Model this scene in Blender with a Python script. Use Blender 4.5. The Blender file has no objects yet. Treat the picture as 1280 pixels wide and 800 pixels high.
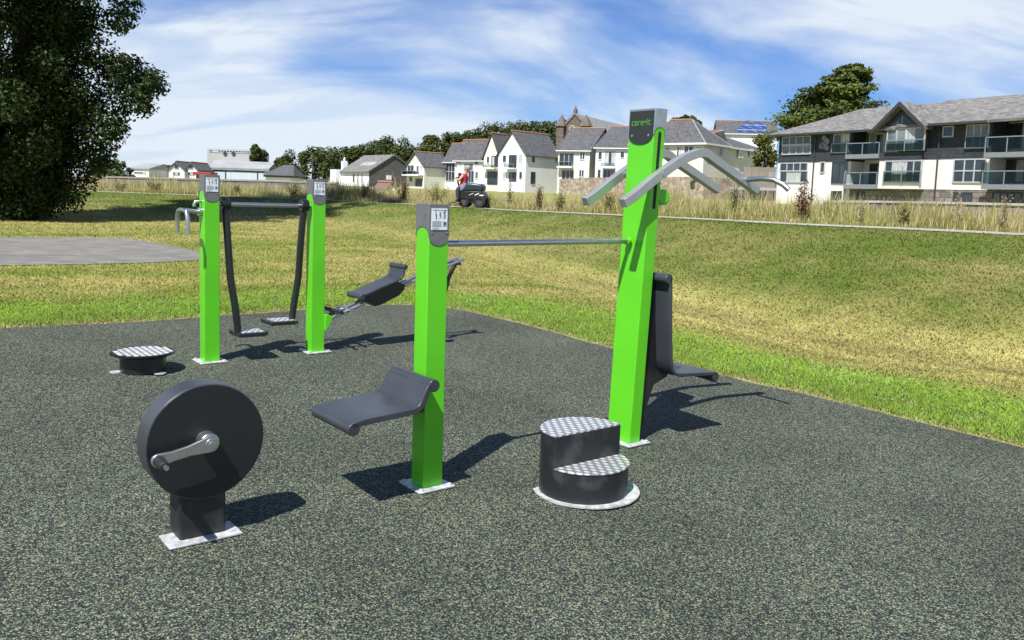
import bpy, math, random
import numpy as np
from mathutils import Vector, Matrix
random.seed(7); RNG = np.random.default_rng(11)
SC = bpy.context.scene; COL = SC.collection

# ------------------------------------------------------------------ camera model (measured from the photograph)
F_, P_, R_, CY = 1065.1357, 0.1015, 0.0329, 350.5228
H0 = 1.66; GX, GY = -.0308, .031
fw = np.array([0, math.cos(P_), -math.sin(P_)]); up0 = np.array([0, math.sin(P_), math.cos(P_)]); rt0 = np.array([1., 0, 0])
rt = math.cos(R_)*rt0 + math.sin(R_)*up0; up = -math.sin(R_)*rt0 + math.cos(R_)*up0
O = np.array([0, 0, H0])
def ray(x, y): return fw + rt*(x-640)/F_ + up*(CY-y)/F_
def aty(x, y, Y): d = ray(x, y); return O + d*(Y/d[1])
def zat(px, py, Y): return float(aty(px, py, Y)[2])

cam = bpy.data.cameras.new("camera"); co = bpy.data.objects.new("camera", cam); COL.objects.link(co)
M = Matrix(((rt[0], up[0], -fw[0], 0), (rt[1], up[1], -fw[1], 0), (rt[2], up[2], -fw[2], H0), (0, 0, 0, 1)))
co.matrix_world = M
cam.sensor_width = 36; cam.lens = F_/1280*36; cam.shift_y = -(400-CY)/1280; cam.clip_end = 6000; cam.clip_start = .05
SC.camera = co
SC.view_settings.view_transform = 'Standard'; SC.view_settings.look = 'None'; SC.view_settings.gamma = 1
SC.view_settings.use_curve_mapping = False; SC.view_settings.exposure = 0.66

# ------------------------------------------------------------------ materials
def nodes(name):
    m = bpy.data.materials.new(name); m.use_nodes = True
    nt = m.node_tree; b = nt.nodes['Principled BSDF']; return m, nt, b
def mat(name, col, rough=.6, metal=0, var=.12, scale=8, bump=0, bscale=60, col2=None, spec=.5, coord='Object', stretch=None, detail=5):
    m, nt, b = nodes(name); N = nt.nodes; L = nt.links
    tc = N.new('ShaderNodeTexCoord'); src = tc.outputs[coord]
    if stretch:
        mp = N.new('ShaderNodeMapping'); mp.inputs['Scale'].default_value = stretch; L.new(src, mp.inputs[0]); src = mp.outputs[0]
    nz = N.new('ShaderNodeTexNoise'); nz.inputs['Scale'].default_value = scale; nz.inputs['Detail'].default_value = detail; L.new(src, nz.inputs['Vector'])
    rp = N.new('ShaderNodeValToRGB')
    c2 = col2 if col2 else tuple(min(1, c*(1+var)) for c in col); c1 = col if col2 else tuple(c*(1-var) for c in col)
    rp.color_ramp.elements[0].position = .32; rp.color_ramp.elements[1].position = .68
    rp.color_ramp.elements[0].color = (*c1, 1); rp.color_ramp.elements[1].color = (*c2, 1)
    L.new(nz.outputs[0], rp.inputs[0]); L.new(rp.outputs[0], b.inputs['Base Color'])
    b.inputs['Roughness'].default_value = rough; b.inputs['Metallic'].default_value = metal; b.inputs['Specular IOR Level'].default_value = spec
    if bump:
        n2 = N.new('ShaderNodeTexNoise'); n2.inputs['Scale'].default_value = bscale; n2.inputs['Detail'].default_value = 4; L.new(src, n2.inputs['Vector'])
        bp = N.new('ShaderNodeBump'); bp.inputs['Strength'].default_value = bump; bp.inputs['Distance'].default_value = .01
        L.new(n2.outputs[0], bp.inputs['Height']); L.new(bp.outputs[0], b.inputs['Normal'])
    return m
GREEN = mat('green_powder_coat', (.10, .51, .014), .30, 0, .07, 2.2, .07, 420, detail=9)
BLACK = mat('charcoal_powder_coat', (.0125, .0135, .016), .34, 0, .15, 5, .08, 500)
SEATC = mat('slate_grey_coat', (.038, .042, .051), .36, 0, .12, 5, .06, 500)
GREYCAP = mat('grey_cap_metal', (.16, .165, .17), .5, .3, .10, 20, .05, 300)
STEEL = mat('brushed_steel', (.50, .51, .52), .34, .95, .08, 30, .05, 300)
ARM = mat('grey_powder_steel', (.40, .41, .415), .42, .6, .06, 14, .04, 400)
ZINC = mat('galvanised_plate', (.34, .35, .35), .5, .3, .22, 26, .1, 90, col2=(.66, .67, .66), detail=9)
WHITE = mat('sign_white', (.72, .75, .78), .4, 0, .03, 20)
INK = mat('sign_ink', (.06, .07, .09), .5)
INKG = mat('sign_grey', (.36, .40, .45), .5)
INKR = mat('sign_red', (.35, .05, .05), .5)
DARKPL = mat('dark_face_plate', (.022, .024, .02), .30, 0, .1, 10)
LETTER = mat('pale_green_lettering', (.07, .20, .045), .5)
SLOT = mat('black_slot', (.004, .004, .004), .7)
RUBBERBLK = mat('rubber_grip', (.012, .012, .013), .6)

def chequer_mat():
    m, nt, b = nodes('chequer_plate'); N = nt.nodes; L = nt.links
    tc = N.new('ShaderNodeTexCoord'); vo = N.new('ShaderNodeTexVoronoi'); vo.inputs['Scale'].default_value = 22; vo.inputs['Randomness'].default_value = 0.0
    mp = N.new('ShaderNodeMapping'); mp.inputs['Rotation'].default_value = (0, 0, .78); mp.inputs['Scale'].default_value = (1.25, .8, .001)
    L.new(tc.outputs['Object'], mp.inputs[0]); L.new(mp.outputs[0], vo.inputs['Vector'])
    rp = N.new('ShaderNodeValToRGB'); rp.color_ramp.elements[0].position = .25; rp.color_ramp.elements[1].position = .42
    rp.color_ramp.elements[0].color = (.72, .73, .74, 1); rp.color_ramp.elements[1].color = (.27, .275, .28, 1)
    L.new(vo.outputs['Distance'], rp.inputs[0]); L.new(rp.outputs[0], b.inputs['Base Color'])
    bp = N.new('ShaderNodeBump'); bp.invert = True; bp.inputs['Strength'].default_value = .7; bp.inputs['Distance'].default_value = .006
    L.new(vo.outputs['Distance'], bp.inputs['Height']); L.new(bp.outputs[0], b.inputs['Normal'])
    b.inputs['Metallic'].default_value = .5; b.inputs['Roughness'].default_value = .45
    return m
CHEQ = chequer_mat()

def rubber_mat():
    m, nt, b = nodes('rubber_granules'); N = nt.nodes; L = nt.links
    tc = N.new('ShaderNodeTexCoord'); mp = N.new('ShaderNodeMapping'); mp.inputs['Scale'].default_value = (1, 1, .01)
    L.new(tc.outputs['Object'], mp.inputs[0])
    vo = N.new('ShaderNodeTexVoronoi'); vo.inputs['Scale'].default_value = 175; L.new(mp.outputs[0], vo.inputs['Vector'])
    sp = N.new('ShaderNodeSeparateColor'); L.new(vo.outputs['Color'], sp.inputs[0])
    rp = N.new('ShaderNodeValToRGB'); cr = rp.color_ramp; cr.interpolation = 'CONSTANT'
    cols = [(0, (.008, .0112, .0103)), (.33, (.022, .029, .0255)), (.55, (.058, .069, .056)), (.73, (.12, .132, .095)), (.87, (.265, .235, .145)), (.955, (.10, .18, .085))]
    cr.elements[0].position = 0; cr.elements[0].color = (*cols[0][1], 1); cr.elements[1].position = cols[1][0]; cr.elements[1].color = (*cols[1][1], 1)
    for p, c in cols[2:]:
        q = cr.elements.new(p); q.color = (*c, 1)
    L.new(sp.outputs[0], rp.inputs[0])
    n1 = N.new('ShaderNodeTexNoise'); n1.inputs['Scale'].default_value = .9; n1.inputs['Detail'].default_value = 6; L.new(mp.outputs[0], n1.inputs['Vector'])
    r2 = N.new('ShaderNodeMapRange'); r2.inputs[1].default_value = .3; r2.inputs[2].default_value = .7; r2.inputs[3].default_value = .78; r2.inputs[4].default_value = 1.22
    L.new(n1.outputs[0], r2.inputs[0])
    mx = N.new('ShaderNodeMix'); mx.data_type = 'RGBA'; mx.blend_type = 'MULTIPLY'; mx.inputs[0].default_value = 1
    L.new(rp.outputs[0], mx.inputs[6]); L.new(r2.outputs[0], mx.inputs[7]); L.new(mx.outputs[2], b.inputs['Base Color'])
    bp = N.new('ShaderNodeBump'); bp.invert = True; bp.inputs['Strength'].default_value = .7; bp.inputs['Distance'].default_value = .004
    L.new(vo.outputs['Distance'], bp.inputs['Height']); L.new(bp.outputs[0], b.inputs['Normal'])
    b.inputs['Roughness'].default_value = .8; b.inputs['Specular IOR Level'].default_value = .3
    return m

def attr_mat(name, rough=.85, noise=None, bump=0, bscale=40, trans=0, spec=.2):
    m, nt, b = nodes(name); N = nt.nodes; L = nt.links
    at = N.new('ShaderNodeAttribute'); at.attribute_name = 'Col'; out = at.outputs['Color']
    if noise:
        tc = N.new('ShaderNodeTexCoord')
        for sc_, lo, hi in noise:
            nz = N.new('ShaderNodeTexNoise'); nz.inputs['Scale'].default_value = sc_; nz.inputs['Detail'].default_value = 6; nz.inputs['Roughness'].default_value = .65
            L.new(tc.outputs['Object'], nz.inputs['Vector'])
            mr = N.new('ShaderNodeMapRange'); mr.inputs[1].default_value = .33; mr.inputs[2].default_value = .67; mr.inputs[3].default_value = lo; mr.inputs[4].default_value = hi
            L.new(nz.outputs[0], mr.inputs[0])
            mx = N.new('ShaderNodeMix'); mx.data_type = 'RGBA'; mx.blend_type = 'MULTIPLY'; mx.inputs[0].default_value = 1
            L.new(out, mx.inputs[6]); L.new(mr.outputs[0], mx.inputs[7]); out = mx.outputs[2]
        if bump:
            n2 = N.new('ShaderNodeTexNoise'); n2.inputs['Scale'].default_value = bscale; n2.inputs['Detail'].default_value = 5; L.new(tc.outputs['Object'], n2.inputs['Vector'])
            bp = N.new('ShaderNodeBump'); bp.inputs['Strength'].default_value = bump; bp.inputs['Distance'].default_value = .05
            L.new(n2.outputs[0], bp.inputs['Height']); L.new(bp.outputs[0], b.inputs['Normal'])
    L.new(out, b.inputs['Base Color']); b.inputs['Roughness'].default_value = rough; b.inputs['Specular IOR Level'].default_value = spec
    if trans:
        tr = N.new('ShaderNodeBsdfTranslucent'); L.new(out, tr.inputs['Color']); ms = N.new('ShaderNodeMixShader'); ms.inputs[0].default_value = trans
        L.new(b.outputs[0], ms.inputs[1]); L.new(tr.outputs[0], ms.inputs[2]); L.new(ms.outputs[0], N['Material Output'].inputs[0])
    return m
def sward_mat():
    m = attr_mat('grass_blade', .6, trans=.5, spec=.12); nt = m.node_tree; v = nt.nodes.new('ShaderNodeCombineXYZ'); v.inputs[2].default_value = 1
    g_ = nt.nodes.new('ShaderNodeNewGeometry'); mx = nt.nodes.new('ShaderNodeMix'); mx.data_type = 'VECTOR'; mx.inputs[0].default_value = .72
    nt.links.new(g_.outputs['Normal'], mx.inputs[4]); nt.links.new(v.outputs[0], mx.inputs[5]); nv = nt.nodes.new('ShaderNodeVectorMath'); nv.operation = 'NORMALIZE'; nt.links.new(mx.outputs[1], nv.inputs[0])
    nt.links.new(nv.outputs[0], nt.nodes['Principled BSDF'].inputs['Normal']); return m
LEAF = attr_mat('leaf', .6, trans=.25, spec=.2)
LEAFD = attr_mat('dense_leaf', .7, trans=.06, spec=.15)
def dusty():
    m = mat('dusty_charcoal', (.0125, .0135, .016), .5, 0, .2, 6, .12, 300, col2=(.10, .10, .098), detail=10); r = [n for n in m.node_tree.nodes if n.type == 'VALTORGB'][0].color_ramp; r.elements[0].position = .50; r.elements[1].position = .86; return m
DUSTY = dusty()
BLADE = sward_mat()
TURF = attr_mat('turf', .95, [(2.5, .88, 1.12), (11, .84, 1.16), (38, .60, 1.42), (120, .60, 1.5)], .6, 60)
BARK = mat('bark', (.06, .045, .032), .9, 0, .4, 12, .6, 30)
# building materials
def w(name, c, **k): return mat(name, c, .8, 0, k.get('var', .07), k.get('scale', .6), .0)
RENDER_W = mat('white_render', (.74, .755, .77), .85, 0, .05, .5, stretch=(1, 1, .35), detail=8)
RENDER_C = mat('cream_render', (.68, .66, .56), .85, 0, .06, .5, stretch=(1, 1, .35), detail=8)
RENDER_P = mat('pale_render', (.76, .73, .67), .85, 0, .07, .5, stretch=(1, 1, .3), detail=8)
def brickish(name, c1, c2, cm, sc, bw, bh, mort=.02, coord='Object', rough=.85):
    m, nt, b = nodes(name); N = nt.nodes; L = nt.links
    tc = N.new('ShaderNodeTexCoord'); sx = N.new('ShaderNodeSeparateXYZ'); L.new(tc.outputs[coord], sx.inputs[0])
    ad = N.new('ShaderNodeMath'); ad.operation = 'ADD'; L.new(sx.outputs[0], ad.inputs[0]); L.new(sx.outputs[1], ad.inputs[1])
    cx = N.new('ShaderNodeCombineXYZ'); L.new(ad.outputs[0], cx.inputs[0]); L.new(sx.outputs[2], cx.inputs[1])
    br = N.new('ShaderNodeTexBrick'); br.inputs['Scale'].default_value = sc; br.inputs['Brick Width'].default_value = bw; br.inputs['Row Height'].default_value = bh
    br.inputs['Mortar Size'].default_value = mort; br.inputs['Color1'].default_value = (*c1, 1); br.inputs['Color2'].default_value = (*c2, 1); br.inputs['Mortar'].default_value = (*cm, 1)
    nz = N.new('ShaderNodeTexNoise'); nz.inputs['Scale'].default_value = 3.; nz.inputs['Detail'].default_value = 8; L.new(tc.outputs[coord], nz.inputs['Vector'])
    mr = N.new('ShaderNodeMapRange'); mr.inputs[1].default_value = .3; mr.inputs[2].default_value = .7; mr.inputs[3].default_value = .7; mr.inputs[4].default_value = 1.3
    L.new(nz.outputs[0], mr.inputs[0]); L.new(cx.outputs[0], br.inputs['Vector'])
    mx = N.new('ShaderNodeMix'); mx.data_type = 'RGBA'; mx.blend_type = 'MULTIPLY'; mx.inputs[0].default_value = 1
    L.new(br.outputs['Color'], mx.inputs[6]); L.new(mr.outputs[0], mx.inputs[7]); L.new(mx.outputs[2], b.inputs['Base Color'])
    b.inputs['Roughness'].default_value = rough
    return m
SLATE = brickish('slate_roof', (.075, .076, .084), (.105, .103, .104), (.045, .045, .05), 1, .5, .3, .02)
SLATEL = brickish('weathered_slate_roof', (.13, .125, .118), (.205, .195, .178), (.10, .098, .09), 1, .45, .16, .012)
SLATEWALL = brickish('slate_cladding', (.028, .033, .042), (.042, .047, .058), (.014, .016, .02), 1, 1.6, .25, .015)
def rubble(name):
    m, nt, b = nodes(name); N = nt.nodes; L = nt.links; tc = N.new('ShaderNodeTexCoord'); vo = N.new('ShaderNodeTexVoronoi'); vo.inputs['Scale'].default_value = 2.6; L.new(tc.outputs['Object'], vo.inputs['Vector'])
    sp = N.new('ShaderNodeSeparateColor'); L.new(vo.outputs['Color'], sp.inputs[0]); rp = N.new('ShaderNodeValToRGB'); cr = rp.color_ramp
    cr.elements[0].color = (.20, .16, .12, 1); cr.elements[1].color = (.44, .37, .29, 1); q = cr.elements.new(.35); q.color = (.29, .23, .175, 1); q = cr.elements.new(.7); q.color = (.35, .29, .22, 1)
    L.new(sp.outputs[0], rp.inputs[0]); L.new(rp.outputs[0], b.inputs['Base Color']); b.inputs['Roughness'].default_value = .9; return m
STONEG = brickish('grey_rubble_stone', (.15, .13, .11), (.26, .225, .19), (.11, .10, .09), 1, .8, .4, .03)
STONE = rubble('tan_rubble_stone')
DARKSTONE = brickish('dark_church_stone', (.115, .095, .075), (.15, .12, .09), (.075, .065, .06), 1, .6, .35, .02)
GREYWALL = brickish('dark_slate_hung_gable', (.085, .08, .075), (.115, .105, .10), (.05, .05, .05), 1, .5, .3, .02)
TERRACOTTA = mat('terracotta_ridge', (.33, .15, .09), .8)
FRAME_W = mat('white_frame', (.70, .71, .72), .5)
FRAME_G = mat('grey_frame', (.20, .22, .24), .5)
FRAME_D = mat('charcoal_frame', (.035, .04, .045), .5)
GLASS = mat('window_glass', (.03, .038, .048), .08, 0, .5, .6, spec=.8)
GLASSL = mat('curtained_glass', (.13, .145, .15), .15, 0, .5, .8, spec=.8)
def rail_mat():
    m, nt, b = nodes('balcony_glass'); N = nt.nodes; L = nt.links; tr = N.new('ShaderNodeBsdfTransparent'); tr.inputs[0].default_value = (.62, .72, .70, 1)
    gl = N.new('ShaderNodeBsdfGlossy'); gl.inputs['Roughness'].default_value = .03; lw = N.new('ShaderNodeLayerWeight'); lw.inputs[0].default_value = .25
    ms = N.new('ShaderNodeMixShader'); L.new(lw.outputs['Fresnel'], ms.inputs[0]); L.new(tr.outputs[0], ms.inputs[1]); L.new(gl.outputs[0], ms.inputs[2]); L.new(ms.outputs[0], N['Material Output'].inputs[0])
    return m
RAILG = rail_mat()
TIMBER = mat('weathered_timber', (.22, .19, .16), .85, 0, .25, 2, stretch=(8, 8, .3))
CORRUG = mat('grey_sheet_roof', (.30, .31, .31), .55, 0, .12, .4)
SHEETB = mat('pale_blue_sheet_wall', (.46, .53, .60), .6, 0, .08, .5, stretch=(4, 4, .1))
SOLAR = brickish('solar_panels', (.03, .06, .16), (.04, .07, .19), (.35, .38, .42), 1, 1.7, 1.0, .05, rough=.2)
REDP = mat('red_paint', (.30, .03, .035), .5)
ASPH = mat('grey_asphalt', (.165, .156, .138), .9, 0, .22, 3, .4, 120, detail=9)
PATHM = mat('pale_path_surface', (.33, .31, .27), .9, 0, .25, 1.5, .3, 60, detail=9)

# ------------------------------------------------------------------ mesh builder
class MB:
    def __init__(s): s.v = []; s.f = []; s.m = []; s.cm = 0
    def add(s, vs, fs):
        o = len(s.v); s.v += [tuple(map(float, q)) for q in vs]
        for f in fs: s.f.append([o+i for i in f]); s.m.append(s.cm)
        return s
    def box(s, a, b, mx=None):
        (x0, y0, z0), (x1, y1, z1) = a, b
        vs = [(x0,y0,z0),(x1,y0,z0),(x1,y1,z0),(x0,y1,z0),(x0,y0,z1),(x1,y0,z1),(x1,y1,z1),(x0,y1,z1)]
        if mx: vs = [mx @ Vector(q) for q in vs]
        return s.add(vs, [(0,3,2,1),(4,5,6,7),(0,1,5,4),(1,2,6,5),(2,3,7,6),(3,0,4,7)])
    def prism(s, poly, axis, a, b):
        # poly: 2-D outline; axis 'y' -> poly in (x,z); 'x' -> (y,z); 'z' -> (x,y)
        n = len(poly)
        def p(q, t): return {'y': (q[0], t, q[1]), 'x': (t, q[0], q[1]), 'z': (q[0], q[1], t)}[axis]
        vs = [p(q, a) for q in poly] + [p(q, b) for q in poly]
        return s.add(vs, [list(range(n)), list(range(2*n-1, n-1, -1))] + [(i, (i+1) % n, n+(i+1) % n, n+i) for i in range(n)])
    def tube(s, pts, r, n=10, cap=True, flat=None):
        pts = [Vector(q) for q in pts]; rs = r if isinstance(r, (list, tuple)) else [r]*len(pts)
        vs = []; prev = None
        for i, q in enumerate(pts):
            t = (pts[min(i+1, len(pts)-1)]-pts[max(i-1, 0)]).normalized()
            if prev is None:
                u = t.orthogonal().normalized()
            else:
                u = (prev - t*prev.dot(t)).normalized()
            prev = u; v = t.cross(u)
            for k in range(n):
                a = 2*math.pi*k/n; vs.append(q + (u*math.cos(a)+v*math.sin(a))*rs[i])
        fs = [(i*n+k, i*n+(k+1) % n, (i+1)*n+(k+1) % n, (i+1)*n+k) for i in range(len(pts)-1) for k in range(n)]
        if cap: fs += [list(range(n-1, -1, -1)), list(range((len(pts)-1)*n, len(pts)*n))]
        return s.add(vs, fs)
    def rectsweep(s, path, wy, th, yc=0):
        # path in (x,z), section th (in plane) x wy (along y)
        P = [Vector((a, b)) for a, b in path]; vs = []
        for i, q in enumerate(P):
            t = (P[min(i+1, len(P)-1)]-P[max(i-1, 0)]).normalized(); n = Vector((-t.y, t.x))
            for k, (sn, sy) in enumerate(((1, -1), (1, 1), (-1, 1), (-1, -1))):
                c = q + n*sn*th/2; vs.append((c.x, yc+sy*wy/2, c.y))
        fs = [(i*4+k, i*4+(k+1) % 4, i*4+4+(k+1) % 4, i*4+4+k) for i in range(len(P)-1) for k in range(4)]
        e = (len(P)-1)*4; fs += [(3, 2, 1, 0), (e, e+1, e+2, e+3)]
        return s.add(vs, fs)
    def lathe(s, prof, n=48, c=(0, 0, 0), a0=0, a1=2*math.pi):
        full = abs(a1-a0-2*math.pi) < 1e-6; k = n if full else n+1; vs = []
        for r, z in prof:
            for i in range(k):
                a = a0+(a1-a0)*i/n; vs.append((c[0]+r*math.cos(a), c[1]+r*math.sin(a), c[2]+z))
        fs = []
        for j in range(len(prof)-1):
            for i in range(n):
                i2 = (i+1) % k; fs.append((j*k+i, j*k+i2, (j+1)*k+i2, (j+1)*k+i))
        return s.add(vs, fs)
    def disc(s, c, r, axis, a, b, n=40):
        poly = [(c[0]+r*math.cos(2*math.pi*i/n), c[1]+r*math.sin(2*math.pi*i/n)) for i in range(n)]
        return s.prism(poly, axis, a, b)
    def build(s, name, mats, parent=None, bevel=0, smooth=True, seg=2):
        me = bpy.data.meshes.new(name); me.from_pydata(s.v, [], s.f)
        for m in (mats if isinstance(mats, (list, tuple)) else [mats]): me.materials.append(m)
        me.polygons.foreach_set('material_index', s.m)
        import bmesh
        bm = bmesh.new(); bm.from_mesh(me); bmesh.ops.recalc_face_normals(bm, faces=bm.faces); bm.to_mesh(me); bm.free()
        if smooth:
            me.polygons.foreach_set('use_smooth', [True]*len(me.polygons)); me.set_sharp_from_angle(angle=math.radians(34))
        me.update()
        o = bpy.data.objects.new(name, me); COL.objects.link(o)
        if parent: o.parent = parent
        if bevel:
            b = o.modifiers.new('bevel', 'BEVEL'); b.width = bevel; b.segments = seg; b.limit_method = 'ANGLE'; b.angle_limit = math.radians(40); b.harden_normals = False
        return o
def tag(o, label=None, cat=None, group=None, kind=None):
    if label: o['label'] = label
    if cat: o['category'] = cat
    if group: o['group'] = group
    if kind: o['kind'] = kind
    return o
def thing(name, loc, rz, label, cat, group=None):
    o = bpy.data.objects.new(name, None); COL.objects.link(o); o.empty_display_size = .1
    o.location = Vector([float(q) for q in loc]); o.rotation_euler = (0, 0, rz); return tag(o, label, cat, group)
def mesh_np(name, V, Fq, matl, col=None, parent=None, smooth=False):
    V = np.ascontiguousarray(V, dtype=np.float32); Fq = np.ascontiguousarray(Fq, dtype=np.int32); k = Fq.shape[1]
    me = bpy.data.meshes.new(name); me.vertices.add(len(V)); me.vertices.foreach_set('co', V.ravel())
    me.loops.add(Fq.size); me.loops.foreach_set('vertex_index', Fq.ravel())
    me.polygons.add(len(Fq)); me.polygons.foreach_set('loop_start', np.arange(0, Fq.size, k, dtype=np.int32)); me.polygons.foreach_set('loop_total', np.full(len(Fq), k, dtype=np.int32))
    if smooth: me.polygons.foreach_set('use_smooth', np.ones(len(Fq), dtype=bool))
    me.update(calc_edges=True)
    if col is not None:
        a = me.attributes.new('Col', 'FLOAT_COLOR', 'POINT'); c = np.ones((len(V), 4), np.float32); c[:, :3] = col; a.data.foreach_set('color', c.ravel())
    me.materials.append(matl); o = bpy.data.objects.new(name, me); COL.objects.link(o)
    if parent: o.parent = parent
    return o
def arc(c, r, a0, a1, n): return [(c[0]+r*math.cos(math.radians(a0+(a1-a0)*i/n)), c[1]+r*math.sin(math.radians(a0+(a1-a0)*i/n))) for i in range(n+1)]

# ------------------------------------------------------------------ noise + terrain functions
def vnoise(x, y, seed=0):
    xi = np.floor(x).astype(np.int64); yi = np.floor(y).astype(np.int64); fx = x-xi; fy = y-yi
    fx = fx*fx*(3-2*fx); fy = fy*fy*(3-2*fy)
    def h(a, b):
        n = (a*374761393 + b*668265263 + seed*1442695041) & 0x7fffffff; n = ((n ^ (n >> 13))*1274126177) & 0x7fffffff
        return ((n ^ (n >> 16)) & 0xffff)/65535.
    return (h(xi, yi)*(1-fx)+h(xi+1, yi)*fx)*(1-fy)+(h(xi, yi+1)*(1-fx)+h(xi+1, yi+1)*fx)*fy
def fbm(x, y, seed=0, o=4):
    s = 0; a = .5; t = 0
    for i in range(o): s = s+a*vnoise(x*2**i, y*2**i, seed+i); t += a; a *= .55
    return s/t
def sstep(x, a, b): t = np.clip((x-a)/(b-a), 0, 1); return t*t*(3-2*t)
def sat(x, lim, soft=3.):
    return np.where(np.abs(x) < lim, x, np.sign(x)*(lim+soft*(1-np.exp(-np.maximum(np.abs(x)-lim, 0)/soft))))
def zflat(x, y):
    yy = y-3.5; syy = np.where(yy < 0, sat(yy, 6), sat(yy, 7.0, 1.0))
    return GX*sat(x, 6.5, 1.5)+GY*syy
# bearing tables: (photo x, toe depth, crest depth, photo y of the path's near edge)
TAB = [(-700, 25., 42, 212), (-250, 25, 41, 222), (0, 25., 39, 232.5), (100, 25, 38., 239), (200, 26, 36.8, 243), (300, 27., 35.6, 246.5), (420, 27.5, 33.2, 251), (520, 24.6, 30.6, 256.5), (590, 21.5, 28.4, 260.5), (640, 18.9, 26.6, 264),
       (760, 15.2, 23.8, 269.5), (855, 12.8, 22., 274), (1000, 11.2, 19.6, 282), (1140, 10.5, 18.3, 288), (1280, 10.1, 17.3, 295), (1500, 9.6, 16.2, 308), (1900, 9.2, 15.4, 330)]
TU = np.array([float((ray(t[0], 255)/ray(t[0], 255)[1])[0]) for t in TAB]); TT = np.array([t[1] for t in TAB]); TC = np.array([t[2] for t in TAB])
TZ = np.array([zat(t[0], t[3], t[2]) for t in TAB]); TZ[0] = TZ[1] = TZ[2]; TZ[-1] = TZ[-2] = TZ[-3]
def smooth_interp(u, tab):
    return (np.interp(u-.03, TU, tab)+np.interp(u, TU, tab)*2+np.interp(u+.03, TU, tab))/4
PW = 1.7
def terrain(x, y):
    x = np.asarray(x, float); y = np.asarray(y, float)
    ys = np.maximum(y, .01); u = np.clip(x/ys, -2.5, 2.5)
    yt = smooth_interp(u, TT); yc = smooth_interp(u, TC); zc = smooth_interp(u, TZ)
    zf = zflat(x, y); t = np.clip((y-yt)/(yc-yt), 0, 1); s = t*t*(3-2*t)*.55+t*.45
    zf = zf-.24*np.exp(-((y-yt*1.02)/(.20*yt))**2)*sstep(u, -.22, .05)*(y > .5)
    z = zf+(zc-zf)*s
    far = np.maximum(y-yc-PW*1.3, 0)
    z = np.where(y > yc, zc+np.minimum(far*.008, 1.0), z)
    bump = (fbm(x*.35, y*.35, 3)-.5)*.10*np.clip((y-yt)/3, 0, 1)*np.clip((yc-y)/2, 0, 1)
    return np.where(y > .5, z+bump, zf)
def tz(x, y): return float(terrain(np.array([x]), np.array([y]))[0])
# rubber surface outline
RUB = [(-9.5, 3.6), (-7.0, 5.6), (-4.636, 7.644), (-3.527, 8.478), (-2.27, 9.631), (-1.75, 10.1), (-1.35, 10.33), (-.95, 10.36), (-.6, 10.2), (.016, 9.68), (.851, 8.729), (1.923, 7.643), (2.498, 7.173), (2.976, 6.681), (3.694, 5.943), (5.2, 4.3), (7.5, 1.6), (7.0, -2.5), (-4, -3), (-10.5, 0.5)]
def seg_dist(x, y, poly, closed=True):
    d = np.full(np.shape(x), 1e9); n = len(poly)
    for i in range(n if closed else n-1):
        a = np.array(poly[i]); b = np.array(poly[(i+1) % n]); ab = b-a
        t = np.clip(((x-a[0])*ab[0]+(y-a[1])*ab[1])/(ab@ab), 0, 1); d = np.minimum(d, np.hypot(x-a[0]-t*ab[0], y-a[1]-t*ab[1]))
    return d
def inside(x, y, poly):
    r = np.zeros(np.shape(x), bool); n = len(poly)
    for i in range(n):
        (x0, y0), (x1, y1) = poly[i], poly[(i+1) % n]
        if y0 == y1: continue
        c = ((y0 > y) != (y1 > y)) & (x < (x1-x0)*(y-y0)/(y1-y0)+x0); r ^= c
    return r
def lerp(a, b, t): return a*(1-t[..., None])+b*t[..., None]
C_LIME = np.array([.165, .245, .036]); C_GREEN = np.array([.088, .112, .020]); C_DRY = np.array([.285, .235, .092]); C_OLIVE = np.array([.135, .155, .030]); C_SOIL = np.array([.30, .235, .13]); C_STRAW = np.array([.28, .26, .09])
def grass_col(x, y):
    ys = np.maximum(y, .01); u = np.clip(x/ys, -2.5, 2.5); yt = smooth_interp(u, TT); yc = smooth_interp(u, TC)
    d = seg_dist(x, y, RUB); n1 = fbm(x*.5, y*.5, 21); n2 = fbm(x*1.7+5, y*1.7, 22); n3 = fbm(x*.22, y*.22, 25); n4 = fbm(x*5, y*5, 29, 3)
    streak = fbm((x*.8+y*.62)*.25, (x*.62-y*.8)*1.6, 27)
    dry = np.clip(.40+(n1-.5)*1.5+(streak-.5)*1.5, 0, 1)
    c = lerp(C_OLIVE, C_DRY, dry)
    right = sstep(u, -.12, .1)
    toe = np.exp(-((y-yt*.98)/(1.6+.06*yt))**2)
    st2 = fbm(u*5, y/yt*22, 61); st2 = np.clip((st2-.5)*1.6+.5, 0, 1); c = lerp(c, C_DRY*(.66+.68*st2[..., None]), np.clip(toe*(.5+.5*right), 0, 1)*.85)
    tb = np.clip((y-yt)/(yc-yt), 0, 1.2); bank = sstep(tb, .1, .35)
    bd = np.clip(.34-.85*(tb-.42)+(n1-.5)*1.5+(n2-.5)*.9+(streak-.5)*.5, 0, 1)
    st3 = fbm(u*4+9, (y-yt)/(yc-yt)*9, 63); c = lerp(c, lerp(C_GREEN, C_DRY*.74, np.clip(bd*.85+(st3-.5)*.7, 0, .92)), bank)
    wid = 1.25+.5*(n1-.5)+.5*right
    lime = 1-sstep(d+(n2-.5)*.8, wid*.65, wid*1.35)
    c = lerp(c, C_LIME*(.75+.5*n2[..., None]), lime*np.clip(.85+.5*(n4-.3), 0, 1))
    c = lerp(c, C_SOIL, (1-sstep(d+(n4-.5)*.16, .05, .17))*.85)
    mead = sstep(y-yc, PW*.95, PW*1.2)
    c = lerp(c, C_STRAW*.75, mead)
    return c*np.array([1.10, 1.17, 1.10])*(.88+.24*n4[..., None])

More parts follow.
